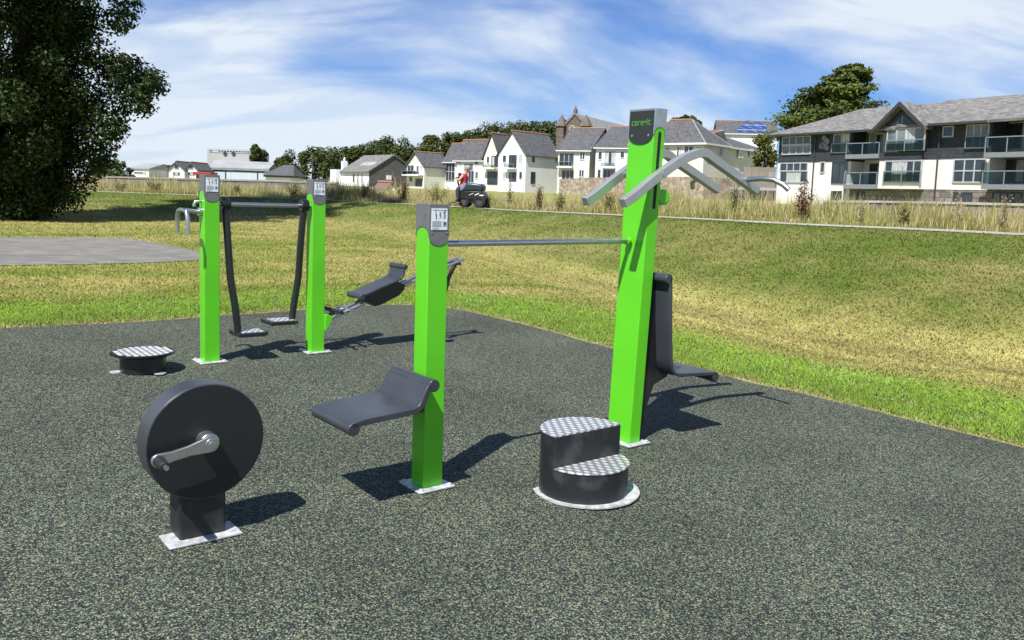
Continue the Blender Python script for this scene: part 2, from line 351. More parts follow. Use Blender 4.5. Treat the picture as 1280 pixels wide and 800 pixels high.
# ------------------------------------------------------------------ ground sheet
ang = np.concatenate([np.radians(np.linspace(38, 142, 560)), np.radians(np.linspace(142, 398, 120))[1:-1]])
rad = np.concatenate([[.15], np.geomspace(.5, 45, 330), np.geomspace(48, 4000, 40)])
AA, RR = np.meshgrid(ang, rad); X = RR*np.cos(AA); Y = RR*np.sin(AA)
Z = terrain(X.ravel(), Y.ravel()).reshape(X.shape); na = len(ang); nr = len(rad)
ins = inside(X, Y, RUB) & (seg_dist(X, Y, RUB) > .12); Z = Z-np.where(ins, .02, 0)
V = np.stack([X, Y, Z], -1).reshape(-1, 3); V = np.vstack([V, [[0, 0, tz(0, 0)-.02]]])
ii, jj = np.meshgrid(np.arange(nr-1), np.arange(na), indexing='ij'); j2 = (jj+1) % na
Fq = np.stack([ii*na+jj, (ii+1)*na+jj, (ii+1)*na+j2, ii*na+j2], -1).reshape(-1, 4)[:, ::-1]
colr = np.vstack([grass_col(X.ravel(), Y.ravel()), [[.1, .1, .05]]])
g_o = mesh_np('grass_ground', V, Fq, TURF, colr, smooth=True); tag(g_o, kind='structure')

def sheet(name, poly, matl, dz, step=.25):
    import bmesh
    from mathutils.geometry import delaunay_2d_cdt
    P = []
    for i in range(len(poly)):
        a = np.array(poly[i]); b = np.array(poly[(i+1) % len(poly)]); k = max(1, int(np.hypot(*(b-a))/step)); P += [tuple(a+(b-a)*t/k) for t in range(k)]
    xs = np.arange(min(p[0] for p in P), max(p[0] for p in P), step*2); ys = np.arange(min(p[1] for p in P), max(p[1] for p in P), step*2)
    gx, gy = np.meshgrid(xs, ys); gx = gx.ravel(); gy = gy.ravel(); k = inside(gx, gy, poly) & (seg_dist(gx, gy, poly) > step*.6)
    pts = [Vector(map(float, p)) for p in P]+[Vector((float(a), float(b))) for a, b in zip(gx[k], gy[k])]
    n = len(P); vs, _, fs, *_ = delaunay_2d_cdt(pts, [], [list(range(n))], 1, 1e-5)
    vx = np.array([v[:] for v in vs]); z = terrain(vx[:, 0], vx[:, 1])+dz
    mb = MB(); mb.add([(a, b, c) for (a, b), c in zip(vx, z)], [list(f) for f in fs]); o = mb.build(name, matl, None, 0, False)
    for p in o.data.polygons: p.use_smooth = True
    # make faces look up
    me = o.data
    if me.polygons[0].normal.z < 0: me.flip_normals()
    return tag(o, kind='structure')
# wavy edge for the rubber
def wavy(poly, step=.18, amp=.025):
    out = []
    for i in range(len(poly)):
        a = np.array(poly[i]); b = np.array(poly[(i+1) % len(poly)]); L_ = np.hypot(*(b-a)); k = max(1, int(L_/step)); nrm = np.array([-(b-a)[1], (b-a)[0]])/L_
        for t in range(k):
            q = a+(b-a)*t/k; out.append(tuple(q+nrm*float(fbm(np.array([q[0]*2.3]), np.array([q[1]*2.3]), 5)[0]-.5)*2*amp))
    return out
RUBW = wavy(RUB, .12, .05)
sheet('rubber_surface', RUBW, rubber_mat(), .014, .3)
def gpt(px, py, z=.3):
    d = ray(px, py)
    for _ in range(8): k = (z-H0)/d[2]; q = O+k*d; z = tz(q[0], q[1])
    return (float(q[0]), float(q[1]))
ASP = [gpt(-300, 335), gpt(-100, 334.5), gpt(0, 333), gpt(110, 331), gpt(205, 328.5), gpt(252, 325.5), gpt(262, 321.5), gpt(246, 315), gpt(200, 305), gpt(160, 299), gpt(120, 297.5), gpt(0, 297.5), gpt(-300, 296)]
sheet('asphalt_pad', ASP, ASPH, .012, .4)
# crest path ribbon
us = np.linspace(TU[1], TU[-2], 160); vs = []; cs = []
for u in us:
    yc = float(smooth_interp(np.array([u]), TC)[0])
    for k, off in enumerate((.05, .5, 1., PW)):
        y = yc+off; x = u*y; vs.append((x, y, tz(x, y)+.015))
mb = MB(); mb.add(vs, [(i*4+k, i*4+4+k, i*4+5+k, i*4+1+k) for i in range(len(us)-1) for k in range(3)]); pth = mb.build('path', PATHM, None, 0, True); tag(pth, kind='structure')
if pth.data.polygons[0].normal.z < 0: pth.data.flip_normals()

# ------------------------------------------------------------------ grass blades (stuff)
def blades(name, x, y, h, wd, col, lean=.5, lean0=0, label=None, z=None, bend=True):
    n = len(x); z = terrain(x, y) if z is None else z
    a = RNG.uniform(0, 2*np.pi, n); dx = np.cos(a)*wd/2; dy = np.sin(a)*wd/2
    la = RNG.uniform(0, 2*np.pi, n); ll = RNG.uniform(lean0, lean, n)*h; lx = np.cos(la)*ll; ly = np.sin(la)*ll
    V = np.empty((n, 5, 3))
    V[:, 0] = np.stack([x-dx, y-dy, z-.01], -1); V[:, 1] = np.stack([x+dx, y+dy, z-.01], -1)
    V[:, 2] = np.stack([x+dx*.75+lx*.35, y+dy*.75+ly*.35, z+h*.6], -1); V[:, 3] = np.stack([x-dx*.75+lx*.35, y-dy*.75+ly*.35, z+h*.6], -1)
    V[:, 4] = np.stack([x+lx, y+ly, z+h], -1)
    b = np.arange(n)[:, None]*5
    T = np.concatenate([b+np.array([[0, 1, 2]]), b+np.array([[0, 2, 3]]), b+np.array([[3, 2, 4]])])
    return mesh_np(name, V.reshape(-1, 3), T, BLADE, np.repeat(col, 5, axis=0))
# strip beside the rubber
def sample_strip(n, wmax, pts):
    P = np.array(pts); seg = np.hypot(*(P[1:]-P[:-1]).T); cum = np.concatenate([[0], np.cumsum(seg)]); t = RNG.uniform(0, cum[-1], n)
    i = np.clip(np.searchsorted(cum, t)-1, 0, len(seg)-1); f = (t-cum[i])/seg[i]; q = P[i]+(P[i+1]-P[i])*f[:, None]
    q = q+RNG.normal(0, 1, (n, 2))*wmax*.55; return q[:, 0], q[:, 1]
x, y = sample_strip(330000, 1.5, RUB[1:17]); d = seg_dist(x, y, RUB)
d = np.where(inside(x, y, RUB), -d*.6, d); k = (d > -.03) & (d < 2.2) & (y > 2.5); n4 = fbm(x*5, y*5, 29, 3); k &= RNG.uniform(0, 1, len(x)) < np.clip(1.5*n4+.1, 0, 1)*np.clip(.22+d/.22, 0.04, 1)
x = x[k]; y = y[k]; d = d[k]; n = len(x)
cl = fbm(x*1.2, y*1.2, 41); h = RNG.uniform(.018, .055, n)*(.45+.9*cl)*np.clip(.45+d*2.2, .45, 1)*np.clip(1.25-d*.35, .4, 1.1)
c = grass_col(x, y)*RNG.uniform(.75, 2.1, (n, 1))
dryb = RNG.uniform(0, 1, n) < .10+.5*np.exp(-np.maximum(d, 0)/.12); c[dryb] = np.array([.42, .34, .16])*RNG.uniform(.7, 1.15, (dryb.sum(), 1))
tag(blades('edge_grass', x, y, h, RNG.uniform(.006, .011, n), c, .9), kind='stuff')
# lawn + bank, thinner with distance
def field(n, dmin, dmax):
    yy = dmin*(dmax/dmin)**RNG.uniform(0, 1, n); uu = RNG.uniform(-.68, .68, n); return uu*yy, yy
x, y = field(420000, 5.2, 37); yc = smooth_interp(x/y, TC); d = seg_dist(x, y, RUB)
k = ~inside(x, y, RUB) & (d > .1) & (y < yc+.02) & ~inside(x, y, ASP); x = x[k]; y = y[k]; n = len(x)
c = grass_col(x, y)*RNG.uniform(.8, 2.3, (n, 1))*(.75+.5*fbm(x*9, y*9, 91)[:, None]); yt = smooth_interp(x/y, TT); tall = np.where(y > yt, 1.35, 1.)
tag(blades('lawn_grass', x, y, RNG.uniform(.012, .032, n)*tall*(1+y*.008), RNG.uniform(.006, .012, n)*(1+y*.05), c, 2.2, .5), kind='stuff')
# clover heads in the strip
x, y = sample_strip(3000, 1.7, RUB[1:17]); d = seg_dist(x, y, RUB); k = ~inside(x, y, RUB) & (d > .25) & (d < 2.3) & (fbm(x*1.1, y*1.1, 77) > .5); x = x[k]; y = y[k]; n = len(x)
z = terrain(x, y)+RNG.uniform(.035, .07, n); s = RNG.uniform(.004, .008, n)
off = np.array([[1, 0, 0], [0, 1, 0], [-1, 0, 0], [0, -1, 0], [0, 0, 1], [0, 0, -1]])
V = np.stack([x, y, z], -1)[:, None, :]+off[None]*s[:, None, None]
tri = np.array([[0, 1, 4], [1, 2, 4], [2, 3, 4], [3, 0, 4], [1, 0, 5], [2, 1, 5], [3, 2, 5], [0, 3, 5]])
T = (np.arange(n)[:, None, None]*6+tri[None]).reshape(-1, 3)
tag(mesh_np('clover_flowers', V.reshape(-1, 3), T, BLADE, np.full((n*6, 3), .62)), kind='stuff')
# grit and clippings lying on the rubber
n = 420; x = RNG.uniform(-4.5, 5, n); y = RNG.uniform(1.6, 9.5, n); near_ = RNG.uniform(0, 1, n) < np.exp(-seg_dist(x, y, RUB)/.5)+.22; k = inside(x, y, RUB) & near_; x = x[k]; y = y[k]; n = len(x); s = RNG.uniform(.003, .008, n)
V = np.stack([x, y, terrain(x, y)+.016+s*.3], -1)[:, None, :]+off[None]*s[:, None, None]*RNG.uniform(.4, 1.5, (n, 1, 3))*np.array([1, 1, .4]); T = (np.arange(n)[:, None, None]*6+tri[None]).reshape(-1, 3)
tag(mesh_np('grit', V.reshape(-1, 3), T, BLADE, np.repeat(np.where(RNG.uniform(0, 1, (n, 1)) < .4, [[.42, .38, .30]], [[.30, .25, .11]]), 6, axis=0)), kind='stuff')
# tall meadow behind the path
def meadow(n, o0, o1, u0, u1):
    uu = RNG.uniform(u0, u1, n); ycc = smooth_interp(uu, TC); yy = ycc+PW+.1+o0+(o1-o0)*RNG.uniform(0, 1, n)**1.4; return uu*yy, yy, uu
x, y, u = meadow(120000, 0, 7, -.66, .72); n = len(x)
cl = fbm(x*.6, y*.6, 51); cl2 = fbm(x*.25, y*.25, 52); rightk = sstep(u, -.2, .2)
hh = RNG.uniform(.20, .54, n)*(.08+3.1*cl**2.1)*np.clip(.55+(y-smooth_interp(u, TC)-PW)/1.2, .4, 1.15); hh = hh*(1.0+.10*rightk)*(1-.30*sstep(u, .3, .5)); stem = RNG.uniform(0, 1, n) < .05*sstep(u, .1, .35); hh = np.where(stem, RNG.uniform(.5, .85, n), hh)
pick = RNG.uniform(0, 1, n)
ca = np.array([.44, .375, .17]); cb = np.array([.20, .225, .05]); cc_ = np.array([.40, .30, .19]); cd = np.array([.54, .47, .28])
c = np.where((pick < .36)[:, None], ca, np.where((pick < .36+.42*(1.5-cl2*1.6))[:, None], cb, np.where((pick < .8)[:, None], cc_, cd)))*RNG.uniform(.7, 1.25, (n, 1))
low = RNG.uniform(0, 1, n) < .55; hh = np.where(low, hh*.6, hh); c = np.where((low & (RNG.uniform(0, 1, n) < .6))[:, None], cb*RNG.uniform(.8, 1.6, (n, 1)), c)
c = c*1.32
tag(blades('meadow_grass', x, y, hh, RNG.uniform(.010, .020, n), c, .45), kind='stuff')

# ------------------------------------------------------------------ trees and plants
def leaf_quads(P, N, size, aspect=.6):
    n = len(P); r = RNG.normal(0, 1, (n, 3)); N = N/np.linalg.norm(N, axis=1, keepdims=True)
    t = np.cross(N, r); t /= np.linalg.norm(t, axis=1, keepdims=True)+1e-9; b = np.cross(N, t)
    s = size[:, None]; V = np.stack([P-t*s*.5, P-b*s*.5*aspect+N*s*.08, P+t*s*.5, P+b*s*.5*aspect+N*s*.08], 1)
    return V.reshape(-1, 3), np.arange(n*4).reshape(-1, 4)
def in_ball(n):
    d = RNG.normal(0, 1, (n, 3)); d /= np.linalg.norm(d, axis=1, keepdims=True); return d
def tree(name, label, cat, base, crown, clumps, n, size, c0, c1, trunk_r, trunk_h, group=None, leaf=LEAF, lean=(0, 0), limbs=6, squash=1., upbias=.6, inner=.0):
    root = thing(name, base, 0, label, cat, group)
    cl = np.array(clumps); wgt = cl[:, 3]**2; idx = RNG.choice(len(cl), n, p=wgt/wgt.sum())
    d = in_ball(n); rr = RNG.uniform(0, 1, n)**.38
    P = cl[idx, :3]+d*np.array([1, 1, squash])*(cl[idx, 3]*rr)[:, None]
    N = d*.6+RNG.normal(0, .55, (n, 3))+np.array([0, 0, upbias])
    V, Q = leaf_quads(P, N, RNG.uniform(.7, 1.3, n)*size)
    cv = RNG.uniform(0, 1, len(cl))[idx]*.55+RNG.uniform(0, 1, n)*.45
    c = np.array(c0)*(1-cv[:, None])+np.array(c1)*cv[:, None]
    mesh_np('crown', V, Q, leaf, np.repeat(c, 4, axis=0), root)
    tb = MB(); tr = [(lean[0]*t*t, lean[1]*t*t, trunk_h*t-.15*(t == 0)) for t in np.linspace(0, 1, 7)]
    tb.tube(tr, [trunk_r*(1.25 if i == 0 else 1-.1*i) for i in range(7)], 9)
    order = sorted(range(len(cl)), key=lambda i: -cl[i, 3])[:limbs]
    for i in order:
        a = Vector(tr[random.choice((3, 4, 5))]); b = Vector(cl[i, :3].tolist()); m = (a+b)/2+Vector((0, 0, .1*(b-a).length*random.uniform(-.5, 1)))
        tb.tube([a, m, b], [trunk_r*.42, trunk_r*.26, trunk_r*.08], 6)
    tb.build('trunk', BARK, root)
    return root
# the big dark broadleaf at left
TX, TY = -13.8, 24.3; bz = tz(TX, TY)
cl = []
rs = np.random.default_rng(5)
for i in range(400):
    z = rs.uniform(.7, 21.); a = rs.uniform(0, 2*np.pi)
    rmax = np.interp(z, [0, 1, 3, 4.4, 5.5, 6.3, 7.6, 10, 14, 18, 21], [.75, .85, 1.5, 2.5, 1.7, 2.0, 2.9, 3.5, 4.6, 4.5, 2.6])
    r = rmax*np.sqrt(rs.uniform(.02, 1)); xo = np.interp(z, [0, 6, 9, 21], [0, 0, 1.2, .7])
    cl.append((r*np.cos(a)+xo, r*np.sin(a), z, rs.uniform(.45, .85)*(1.2 if r < rmax*.7 else .8)*(1 if z > 2 else .85)))
for i in range(60):
    zq = rs.uniform(1., 8.5); cl.append((rs.uniform(-2.4, min(.4+zq*.42, 2.4)), rs.uniform(-3.2, -.8), zq, rs.uniform(.45, .8)))
for px, py, r in ((196, 104, .4), (185, 112, .4), (178, 98, .5), (170, 108, .5), (160, 92, .55), (150, 110, .55), (186, 130, .32), (172, 122, .4), (166, 82, .35), (150, 18, .5), (160, 8, .45), (158, 28, .32), (144, 30, .4), (190, 96, .3), (199, 110, .26), (176, 118, .3), (180, 138, .26), (152, 86, .4), (142, 80, .35), (140, 150, .5), (148, 160, .35), (160, 135, .4), (138, 170, .45), (128, 182, .5), (132, 196, .35), (118, 200, .5), (108, 215, .5), (98, 232, .5), (90, 250, .4), (92, 243, .35), (120, 160, .6), (130, 130, .7), (110, 190, .6)):
    q = aty(px, py, TY+rs.uniform(-.8, .8)); cl.append((q[0]-TX, q[1]-TY, q[2]-bz, r))
for i in range(40):
    cl.append((rs.uniform(-1.6, 1.0), rs.uniform(-1.5, -.5), rs.uniform(.15, .7), rs.uniform(.22, .4)))
for i in range(46):
    zq = rs.uniform(.35, 3.2); cl.append((rs.uniform(-2.2, .75), rs.uniform(-1.3, .3), zq, rs.uniform(.3, .6)))
tree('broadleaf_tree', 'tall dark broadleaf tree rising out of frame at the left edge of the lawn', 'tree', (TX, TY, bz), None, cl, 250000, .118, (.010, .020, .005), (.060, .092, .020), .42, 13, limbs=26, leaf=LEAF)

def far_tree(name, label, px, pytop, pybot, Y, wpx, n=5200, c0=(.03, .046, .014), c1=(.095, .115, .035), size=.62, group='trees on the ridge behind the houses', seed=0, shape=1., wide=1.3):
    rs = np.random.default_rng(seed+int(px)); b = aty(px, pybot, Y); t = aty(px, pytop, Y); H = t[2]-b[2]; Rx = wpx/F_*Y/2*wide
    cl = []
    for i in range(46):
        zz = rs.uniform(.12, .93); rm = math.sqrt(max(.05, 1-(max(zz-.45, 0)/.6)**2))*shape*(1 if zz > .3 else .85); a = rs.uniform(0, 2*np.pi); r = Rx*rm*rs.uniform(.2, 1)**.6*.92
        cl.append((r*np.cos(a), r*np.sin(a), H*zz, min(Rx, H*.5)*rs.uniform(.22, .40)))
    cl = [(a, b_, min(c, H-r*.8), r) for a, b_, c, r in cl]
    return tree(name, label, 'tree', b, None, cl, n, size, c0, c1, Rx*.09, H*.6, group, LEAFD, limbs=5)
G1 = 'trees behind the gabled hall'; G2 = 'trees on the ridge behind the terrace'
FT = [(392, 181, 232, 190, 58, 'broad dark tree left of the gabled hall, leftmost of its clump', G1), (424, 184, 232, 200, 44, 'dark round tree behind the little white chimney of the hall', G1), (452, 181, 228, 205, 40, 'mid green tree behind the roof slope of the hall', G1),
      (478, 176, 226, 210, 34, 'dark tree with a sky gap beside it above the hall ridge', G1), (496, 170, 226, 205, 38, 'tallest rounded tree above the dark gable of the hall', G1), (508, 184, 228, 200, 30, 'pale olive tree between the hall and the cream house', G1),
      (322, 181, 215, 200, 18, 'slim tree just right of the grey factory roof', None), (356, 196, 215, 195, 18, 'small tree behind the low slate roof with solar panels', None),
      (545, 170, 215, 200, 34, 'dark tree above the cream house with the balcony', G2), (567, 164, 215, 205, 26, 'narrow windblown tree with a slanting top behind the terrace', G2), (592, 162, 215, 205, 34, 'small pale green tree behind the cream gable', G2),
      (622, 154, 210, 210, 44, 'rounded tree behind the two front gables', G2), (655, 152, 205, 215, 48, 'broad domed tree above the white gabled house', G2), (688, 151, 205, 215, 40, 'dark tree left of the church front', G2),
      (855, 145, 175, 170, 30, 'small bush-like tree top peeping over the hipped roof', None)]
for i, (px, t, b, Y, wp, lab, g) in enumerate(FT): far_tree('round_tree', lab, px, t, b, Y, wp, group=g, seed=i)
far_tree('hedge_tree', 'low green tree beside the big dark tree at the far left of the meadow', 138, 198, 232, 75, 46, 2600, (.03, .045, .014), (.085, .11, .03), .32, None, 3)
far_tree('hedge_tree', 'paler shrub in front of the low green tree at far left', 141, 212, 230, 70, 22, 1400, (.07, .085, .03), (.12, .15, .05), .25, None, 4)
far_tree('yellow_green_tree', 'yellow green tree squeezed between the hipped house and the dark clad flats', 955, 168, 215, 105, 26, 2200, (.07, .08, .018), (.16, .17, .04), .35, None, 6)
# conifer: flat layered boughs
def conifer():
    Yc = 100; b = aty(1035, 215, Yc); root = thing('conifer', b, 0, 'large spreading dark green conifer with layered boughs behind the slate clad flats', 'tree')
    k = Yc/F_; topz = zat(1057, 82, Yc)-b[2]
    rs = np.random.default_rng(3); P = []; N = []; C = []; tb = MB()
    tb.tube([(0, 0, 0), (.3, 0, topz*.5), (22*k, 0, topz*.97)], [.6, .4, .08], 8)
    for i in range(170):
        t = rs.uniform(.28, 1.); z = topz*t
        lft = np.interp(t, [.25, .42, .6, .8, .93, 1], [86, 86, 62, 40, 20, 6])*k; rgt = np.interp(t, [.25, .42, .6, .8, .93, 1], [66, 72, 50, 32, 24, 8])*k
        a = rs.uniform(0, 2*np.pi); rr = (rgt if np.cos(a) > 0 else lft)*rs.uniform(.55, 1); xc = np.interp(t, [0, .5, 1], [0, .3, 22*k])
        end = np.array([xc+rr*np.cos(a), rr*.85*np.sin(a), z+rr*rs.uniform(.02, .22)]); st = np.array([xc, 0, z-rr*.1])
        tb.tube([st, end], [.10, .02], 5)
        m = 230; s = rs.uniform(.25, 1, m)**.7; q = st+(end-st)*s[:, None]; spread = (.25+.28*rr*(1.05-s*.55))[:, None]*.55
        q = q+rs.normal(0, 1, (m, 3))*spread*np.array([1, 1, .28]); P.append(q); N.append(rs.normal(0, .5, (m, 3))+[np.cos(a)*.4, np.sin(a)*.4, .9]); C.append(np.full(m, rs.uniform()))
    P = np.concatenate(P); N = np.concatenate(N); C = np.concatenate(C)*.5+RNG.uniform(0, .5, len(P))
    V, Q = leaf_quads(P, N, RNG.uniform(.25, .6, len(P)), .5); c = np.array([.034, .060, .014])*(1-C[:, None])+np.array([.15, .18, .04])*C[:, None]
    mesh_np('crown', V, Q, LEAFD, np.repeat(c, 4, axis=0), root); tb.build('trunk', BARK, root)
conifer()
# dock plants standing in the meadow
def dock(px, pybot, off, wpx, hpx, label, c0, c1, n=420, name='dock_plant'):
    d = ray(px, pybot); u = d[0]/d[1]; Y = float(smooth_interp(np.array([u]), TC)[0])+PW+off; X_ = u*Y; z = tz(X_, Y)
    root = thing(name, (X_, Y, z), 0, label, 'plant', 'weeds standing in the meadow'); s = Y/F_; Wd = wpx*s; Hh = hpx*s
    tb = MB(); P = []; k = max(4, int(wpx/3))
    for i in range(k):
        a = random.uniform(0, 6.28); r = random.uniform(0, .45)*Wd; t = Vector((r*math.cos(a), r*.6*math.sin(a), Hh*random.uniform(.65, 1)*(1-.35*r/Wd)))
        tb.tube([(t.x*.35, t.y*.35, -.02), (t.x*.8, t.y*.8, t.z*.6), tuple(t)], [.006, .005, .003], 4)
        m = n//k; q = RNG.uniform(.22, 1, m)[:, None]; pp = np.array(t)*q; pp[:, :2] *= (.6+.4*q); pp += RNG.normal(0, .055, (m, 3)); P.append(pp)
    P = np.concatenate(P); P[:, 2] = np.maximum(P[:, 2], .02); m = len(P); V, Q = leaf_quads(P, RNG.normal(0, 1, (m, 3)), RNG.uniform(.03, .075, m), .5)
    cv = RNG.uniform(0, 1, (m, 1)); mesh_np('foliage', V, Q, LEAF, np.repeat(np.array(c0)*(1-cv)+np.array(c1)*cv, 4, axis=0), root); tb.build('stem', mat_stem, root)
mat_stem = mat('weed_stem', (.14, .10, .05), .8)
RD0, RD1 = (.07, .025, .015), (.17, .075, .035); GN0, GN1 = (.07, .09, .03), (.17, .18, .06); BR0, BR1 = (.10, .075, .03), (.20, .15, .06)
dock(1001, 283, .6, 38, 56, 'tall red brown dock beside the end of the pull-down handle', RD0, RD1, 900)
dock(504, 256, .5, 22, 30, 'red brown dock clump near the small shed', RD0, RD1, 800)
dock(673, 264, .4, 14, 33, 'upright olive dock right of the scooter on the path', BR0, BR1, 600)
dock(918, 280, .5, 18, 52, 'loose green weed standing behind the arched bars', GN0, GN1, 420)
dock(195, 243, .5, 26, 17, 'brownish weed clump, leftmost in the far meadow', BR0, BR1, 700)
dock(455, 253, .6, 22, 24, 'brown weed clump in front of the dark gabled hall', BR0, BR1, 600)
dock(545, 257, .5, 40, 28, 'bushy yellow green weed in front of the cream house', (.14, .15, .04), (.30, .29, .09), 900)
dock(296, 247, .5, 24, 17, 'brownish weed clump behind the crossbar of the air walker', BR0, BR1, 600)
for px_, pb_, w__, h__, lb_ in ((1075, 287, 16, 40, 'tall thin seed stalks left of the low pale wall'), (1130, 289, 22, 34, 'pale bushy weed in front of the pointed gable bay'), (1195, 292, 14, 58, 'tallest pale seed stalks before the right hand flats'), (1252, 295, 24, 50, 'pale seed stalks nearest the right edge of the photo'),
                           (760, 271, 20, 30, 'green weed clump under the raised bar end'), (700, 267, 24, 26, 'broad yellow green weed below the church'), (610, 262, 14, 22, 'dark green weed just right of the scooter'), (365, 250, 34, 22, 'brown green weed clump between the air walker legs'), (425, 252, 20, 20, 'yellowish weed beside the white side of the hall'), (150, 241, 20, 16, 'pale weed clump nearest the big dark tree')):
    tall_ = 'stalks' in lb_; dock(px_, pb_, .35, w__, h__, lb_, (.16, .16, .05) if not tall_ else (.33, .27, .14), (.30, .28, .10) if not tall_ else (.50, .43, .25), 160 if tall_ else 620)
dock(637, 263, .9, 10, 40, 'dark weed stalk in front of the white gabled house', BR0, GN0, 260)

# ------------------------------------------------------------------ fitness equipment
TH = .6618; ex = np.array([math.cos(TH), math.sin(TH), 0]); gg = np.array([math.sin(TH), -math.cos(TH), 0])
def gz(x, y): return GX*x+GY*(y-3.5)
def basept(x, y): return np.array([x, y, gz(x, y)+.014])
A = basept(-2.4811, 6.953); B = basept(-1.7497, 7.547); C = basept(-.431, 4.5277); D = basept(.7738, 5.5403); K = basept(-1.377, 3.738); FS = basept(.4492, 4.6037); DS = basept(-2.85, 6.53)
# local frame of every machine: x = e, y = -g  (g points to the right and towards the camera)
def loc(p, base, dz=0): d = p-base; return np.array([d@ex, -(d@gg), d[2]])
def wave_cap(c, hx, hy, ztop, zc, amp_x, amp_y, lean=(0, 0)):
    # a cap whose lower rim waves: +amp lowers on that pair of faces, -amp raises.  amp_x for faces normal to x, amp_y for faces normal to y
    mb = MB(); n = 12; ring = []
    for f, (nx, ny) in enumerate(((-1, 0), (0, -1), (1, 0), (0, 1))):
        for i in range(n):
            t = -1+2*i/n
            if f == 0: p = (-hx, hy*(-t))
            elif f == 1: p = (hx*t, -hy)
            elif f == 2: p = (hx, hy*t)
            else: p = (hx*(-t), hy)
            ring.append((p[0], p[1], zc-(amp_x if nx else amp_y)*math.sqrt(max(0, 1-t*t))))
    m = len(ring); L_ = lambda z: (lean[0]*z/ztop, lean[1]*z/ztop)
    def off(p, z, k=1): return (c[0]+p[0]*k+L_(z)[0], c[1]+p[1]*k+L_(z)[1], z+c[2])
    vs = [off(p, ztop) for p in ring]+[off(p, p[2]) for p in ring]+[off(p, p[2], .94) for p in ring]
    fs = [(i, (i+1) % m, m+(i+1) % m, m+i) for i in range(m)]+[(m+i, m+(i+1) % m, 2*m+(i+1) % m, 2*m+i) for i in range(m)]+[list(range(m-1, -1, -1))]
    mb.add(vs, fs); return mb
def sign_mb(c, y0, ztop, wd=.098, ht=.112, v=0):
    mb = MB(); x0 = c[0]-wd/2; z1 = c[2]+ztop; z0 = z1-ht; y = c[1]+y0
    mb.box((x0, y-.003, z0), (x0+wd, y, z1)); 
    def r(a, b, u, w_, mi): mb.cm = mi; mb.box((x0+a*wd, y-.0045, z0+u*ht), (x0+b*wd, y-.0025, z0+w_*ht)); mb.cm = 0
    r(.03, .60, .16, .42, 2); r(.70, .94, .18, .40, 2); r(.76, .90, .22, .36, 1)
    for k in range(4): r(.06, .57, .20+.055*k, .215+.055*k, 0)
    def man(px, pz, s, mi, arm):
        r(px-.03*s, px+.03*s, pz+.17*s, pz+.24*s, mi); r(px-.025*s, px+.025*s, pz, pz+.16*s, mi); r(px-.03*s, px-.005*s, pz-.16*s, pz, mi); r(px+.008*s, px+.03*s, pz-.16*s, pz, mi)
        r(px-.09*s, px+.02*s, pz+arm, pz+arm+.03, mi)
    man(.24, .80, .8, 2, .05); man(.28, .60, .7, 1, .08); man(.55, .68, .7, 1, .02)
    man(.82, .70, 1., 1, .1); r(.80, .84, .60, .66, 3); r(.03, .97, .93, .95, 2); r(.44, .45, .48, .92, 2)
    r(.70, .71, .48, .92, 2); r(.06, .45, .06, .09, 2)
    return mb
PS = .1229; HP = 1.533
def square_post(root, c, v=0):
    p = MB().box((c[0]-PS/2, c[1]-PS/2, c[2]+.008), (c[0]+PS/2, c[1]+PS/2, c[2]+HP-.02)).build('post', GREEN, root, .004, seg=3)
    cap = wave_cap(c, PS/2+.003, PS/2+.003, HP, HP-.172, -.050, .048).build('cap', GREYCAP, p, .002)
    sign_mb(c, -PS/2-.0032, HP-.022, v=v).build('instruction_sign', [WHITE, INK, INKG, INKR], p)
    bm = MB().box((c[0]-.112, c[1]-.112, c[2]), (c[0]+.112, c[1]+.112, c[2]+.009))
    for sx in (-1, 1):
        for sy in (-1, 1): bm.disc((c[0]+sx*.09, c[1]+sy*.09), .012, 'z', c[2]+.0085, c[2]+.02, 6)
    bm.build('base_plate', ZINC, p, .0015)
    for sx in (-1, 1):
        MB().disc((c[0]+sx*.045, c[2]+HP-.148), .005, 'y', c[1]-PS/2-.007, c[1]-PS/2-.003, 10).build('screw', STEEL, p)
        MB().disc((c[1]+sx*.03, c[2]+HP-.05), .004, 'x', c[0]-PS/2-.006, c[0]-PS/2-.003, 10).build('screw', STEEL, p)
    return p
def seat_mesh(path, hw, th=.02, rolls=()):
    mb = MB(); mb.rectsweep(path, hw*2, th)
    for (a, b), r in rolls:
        mb.disc((a, b), r, 'y', -hw, hw, 28)
    # end cheeks
    return mb

# --- station 1: seat post + crossbar + tall pull-down post
S1 = thing('fitness_station', C, TH, 'bright green fitness station with seat, crossbar and tall post with arched grey pull-down arms', 'fitness station')
square_post(S1, (0, 0, 0))
st = seat_mesh([(-.565, .455), (-.50, .468), (-.40, .474), (-.25, .482), (-.205, .487), (-.178, .499), (-.16, .524), (-.146, .556), (-.122, .606)], .21, .032, (((-.553, .440), .032), ((-.098, .604), .033)))
so = st.build('seat', SEATC, S1, .004)
MB().box((-.40, -.05, .425), (-.063, .05, .472)).build('seat_bracket', BLACK, S1, .004)
dl = loc(D, C); zb = 1.3804-C[2]
MB().tube([(PS/2, 0, zb), (dl[0]-.045, dl[1], zb)], .0175, 20).build('crossbar', STEEL, S1)
MB().tube([(PS/2-.002, 0, zb), (PS/2+.02, 0, zb)], .028, 20).build('bar_collar', GREEN, S1); MB().tube([(dl[0]-.055, dl[1], zb), (dl[0]-.032, dl[1], zb)], .026, 20).build('bar_collar', GREEN, S1)
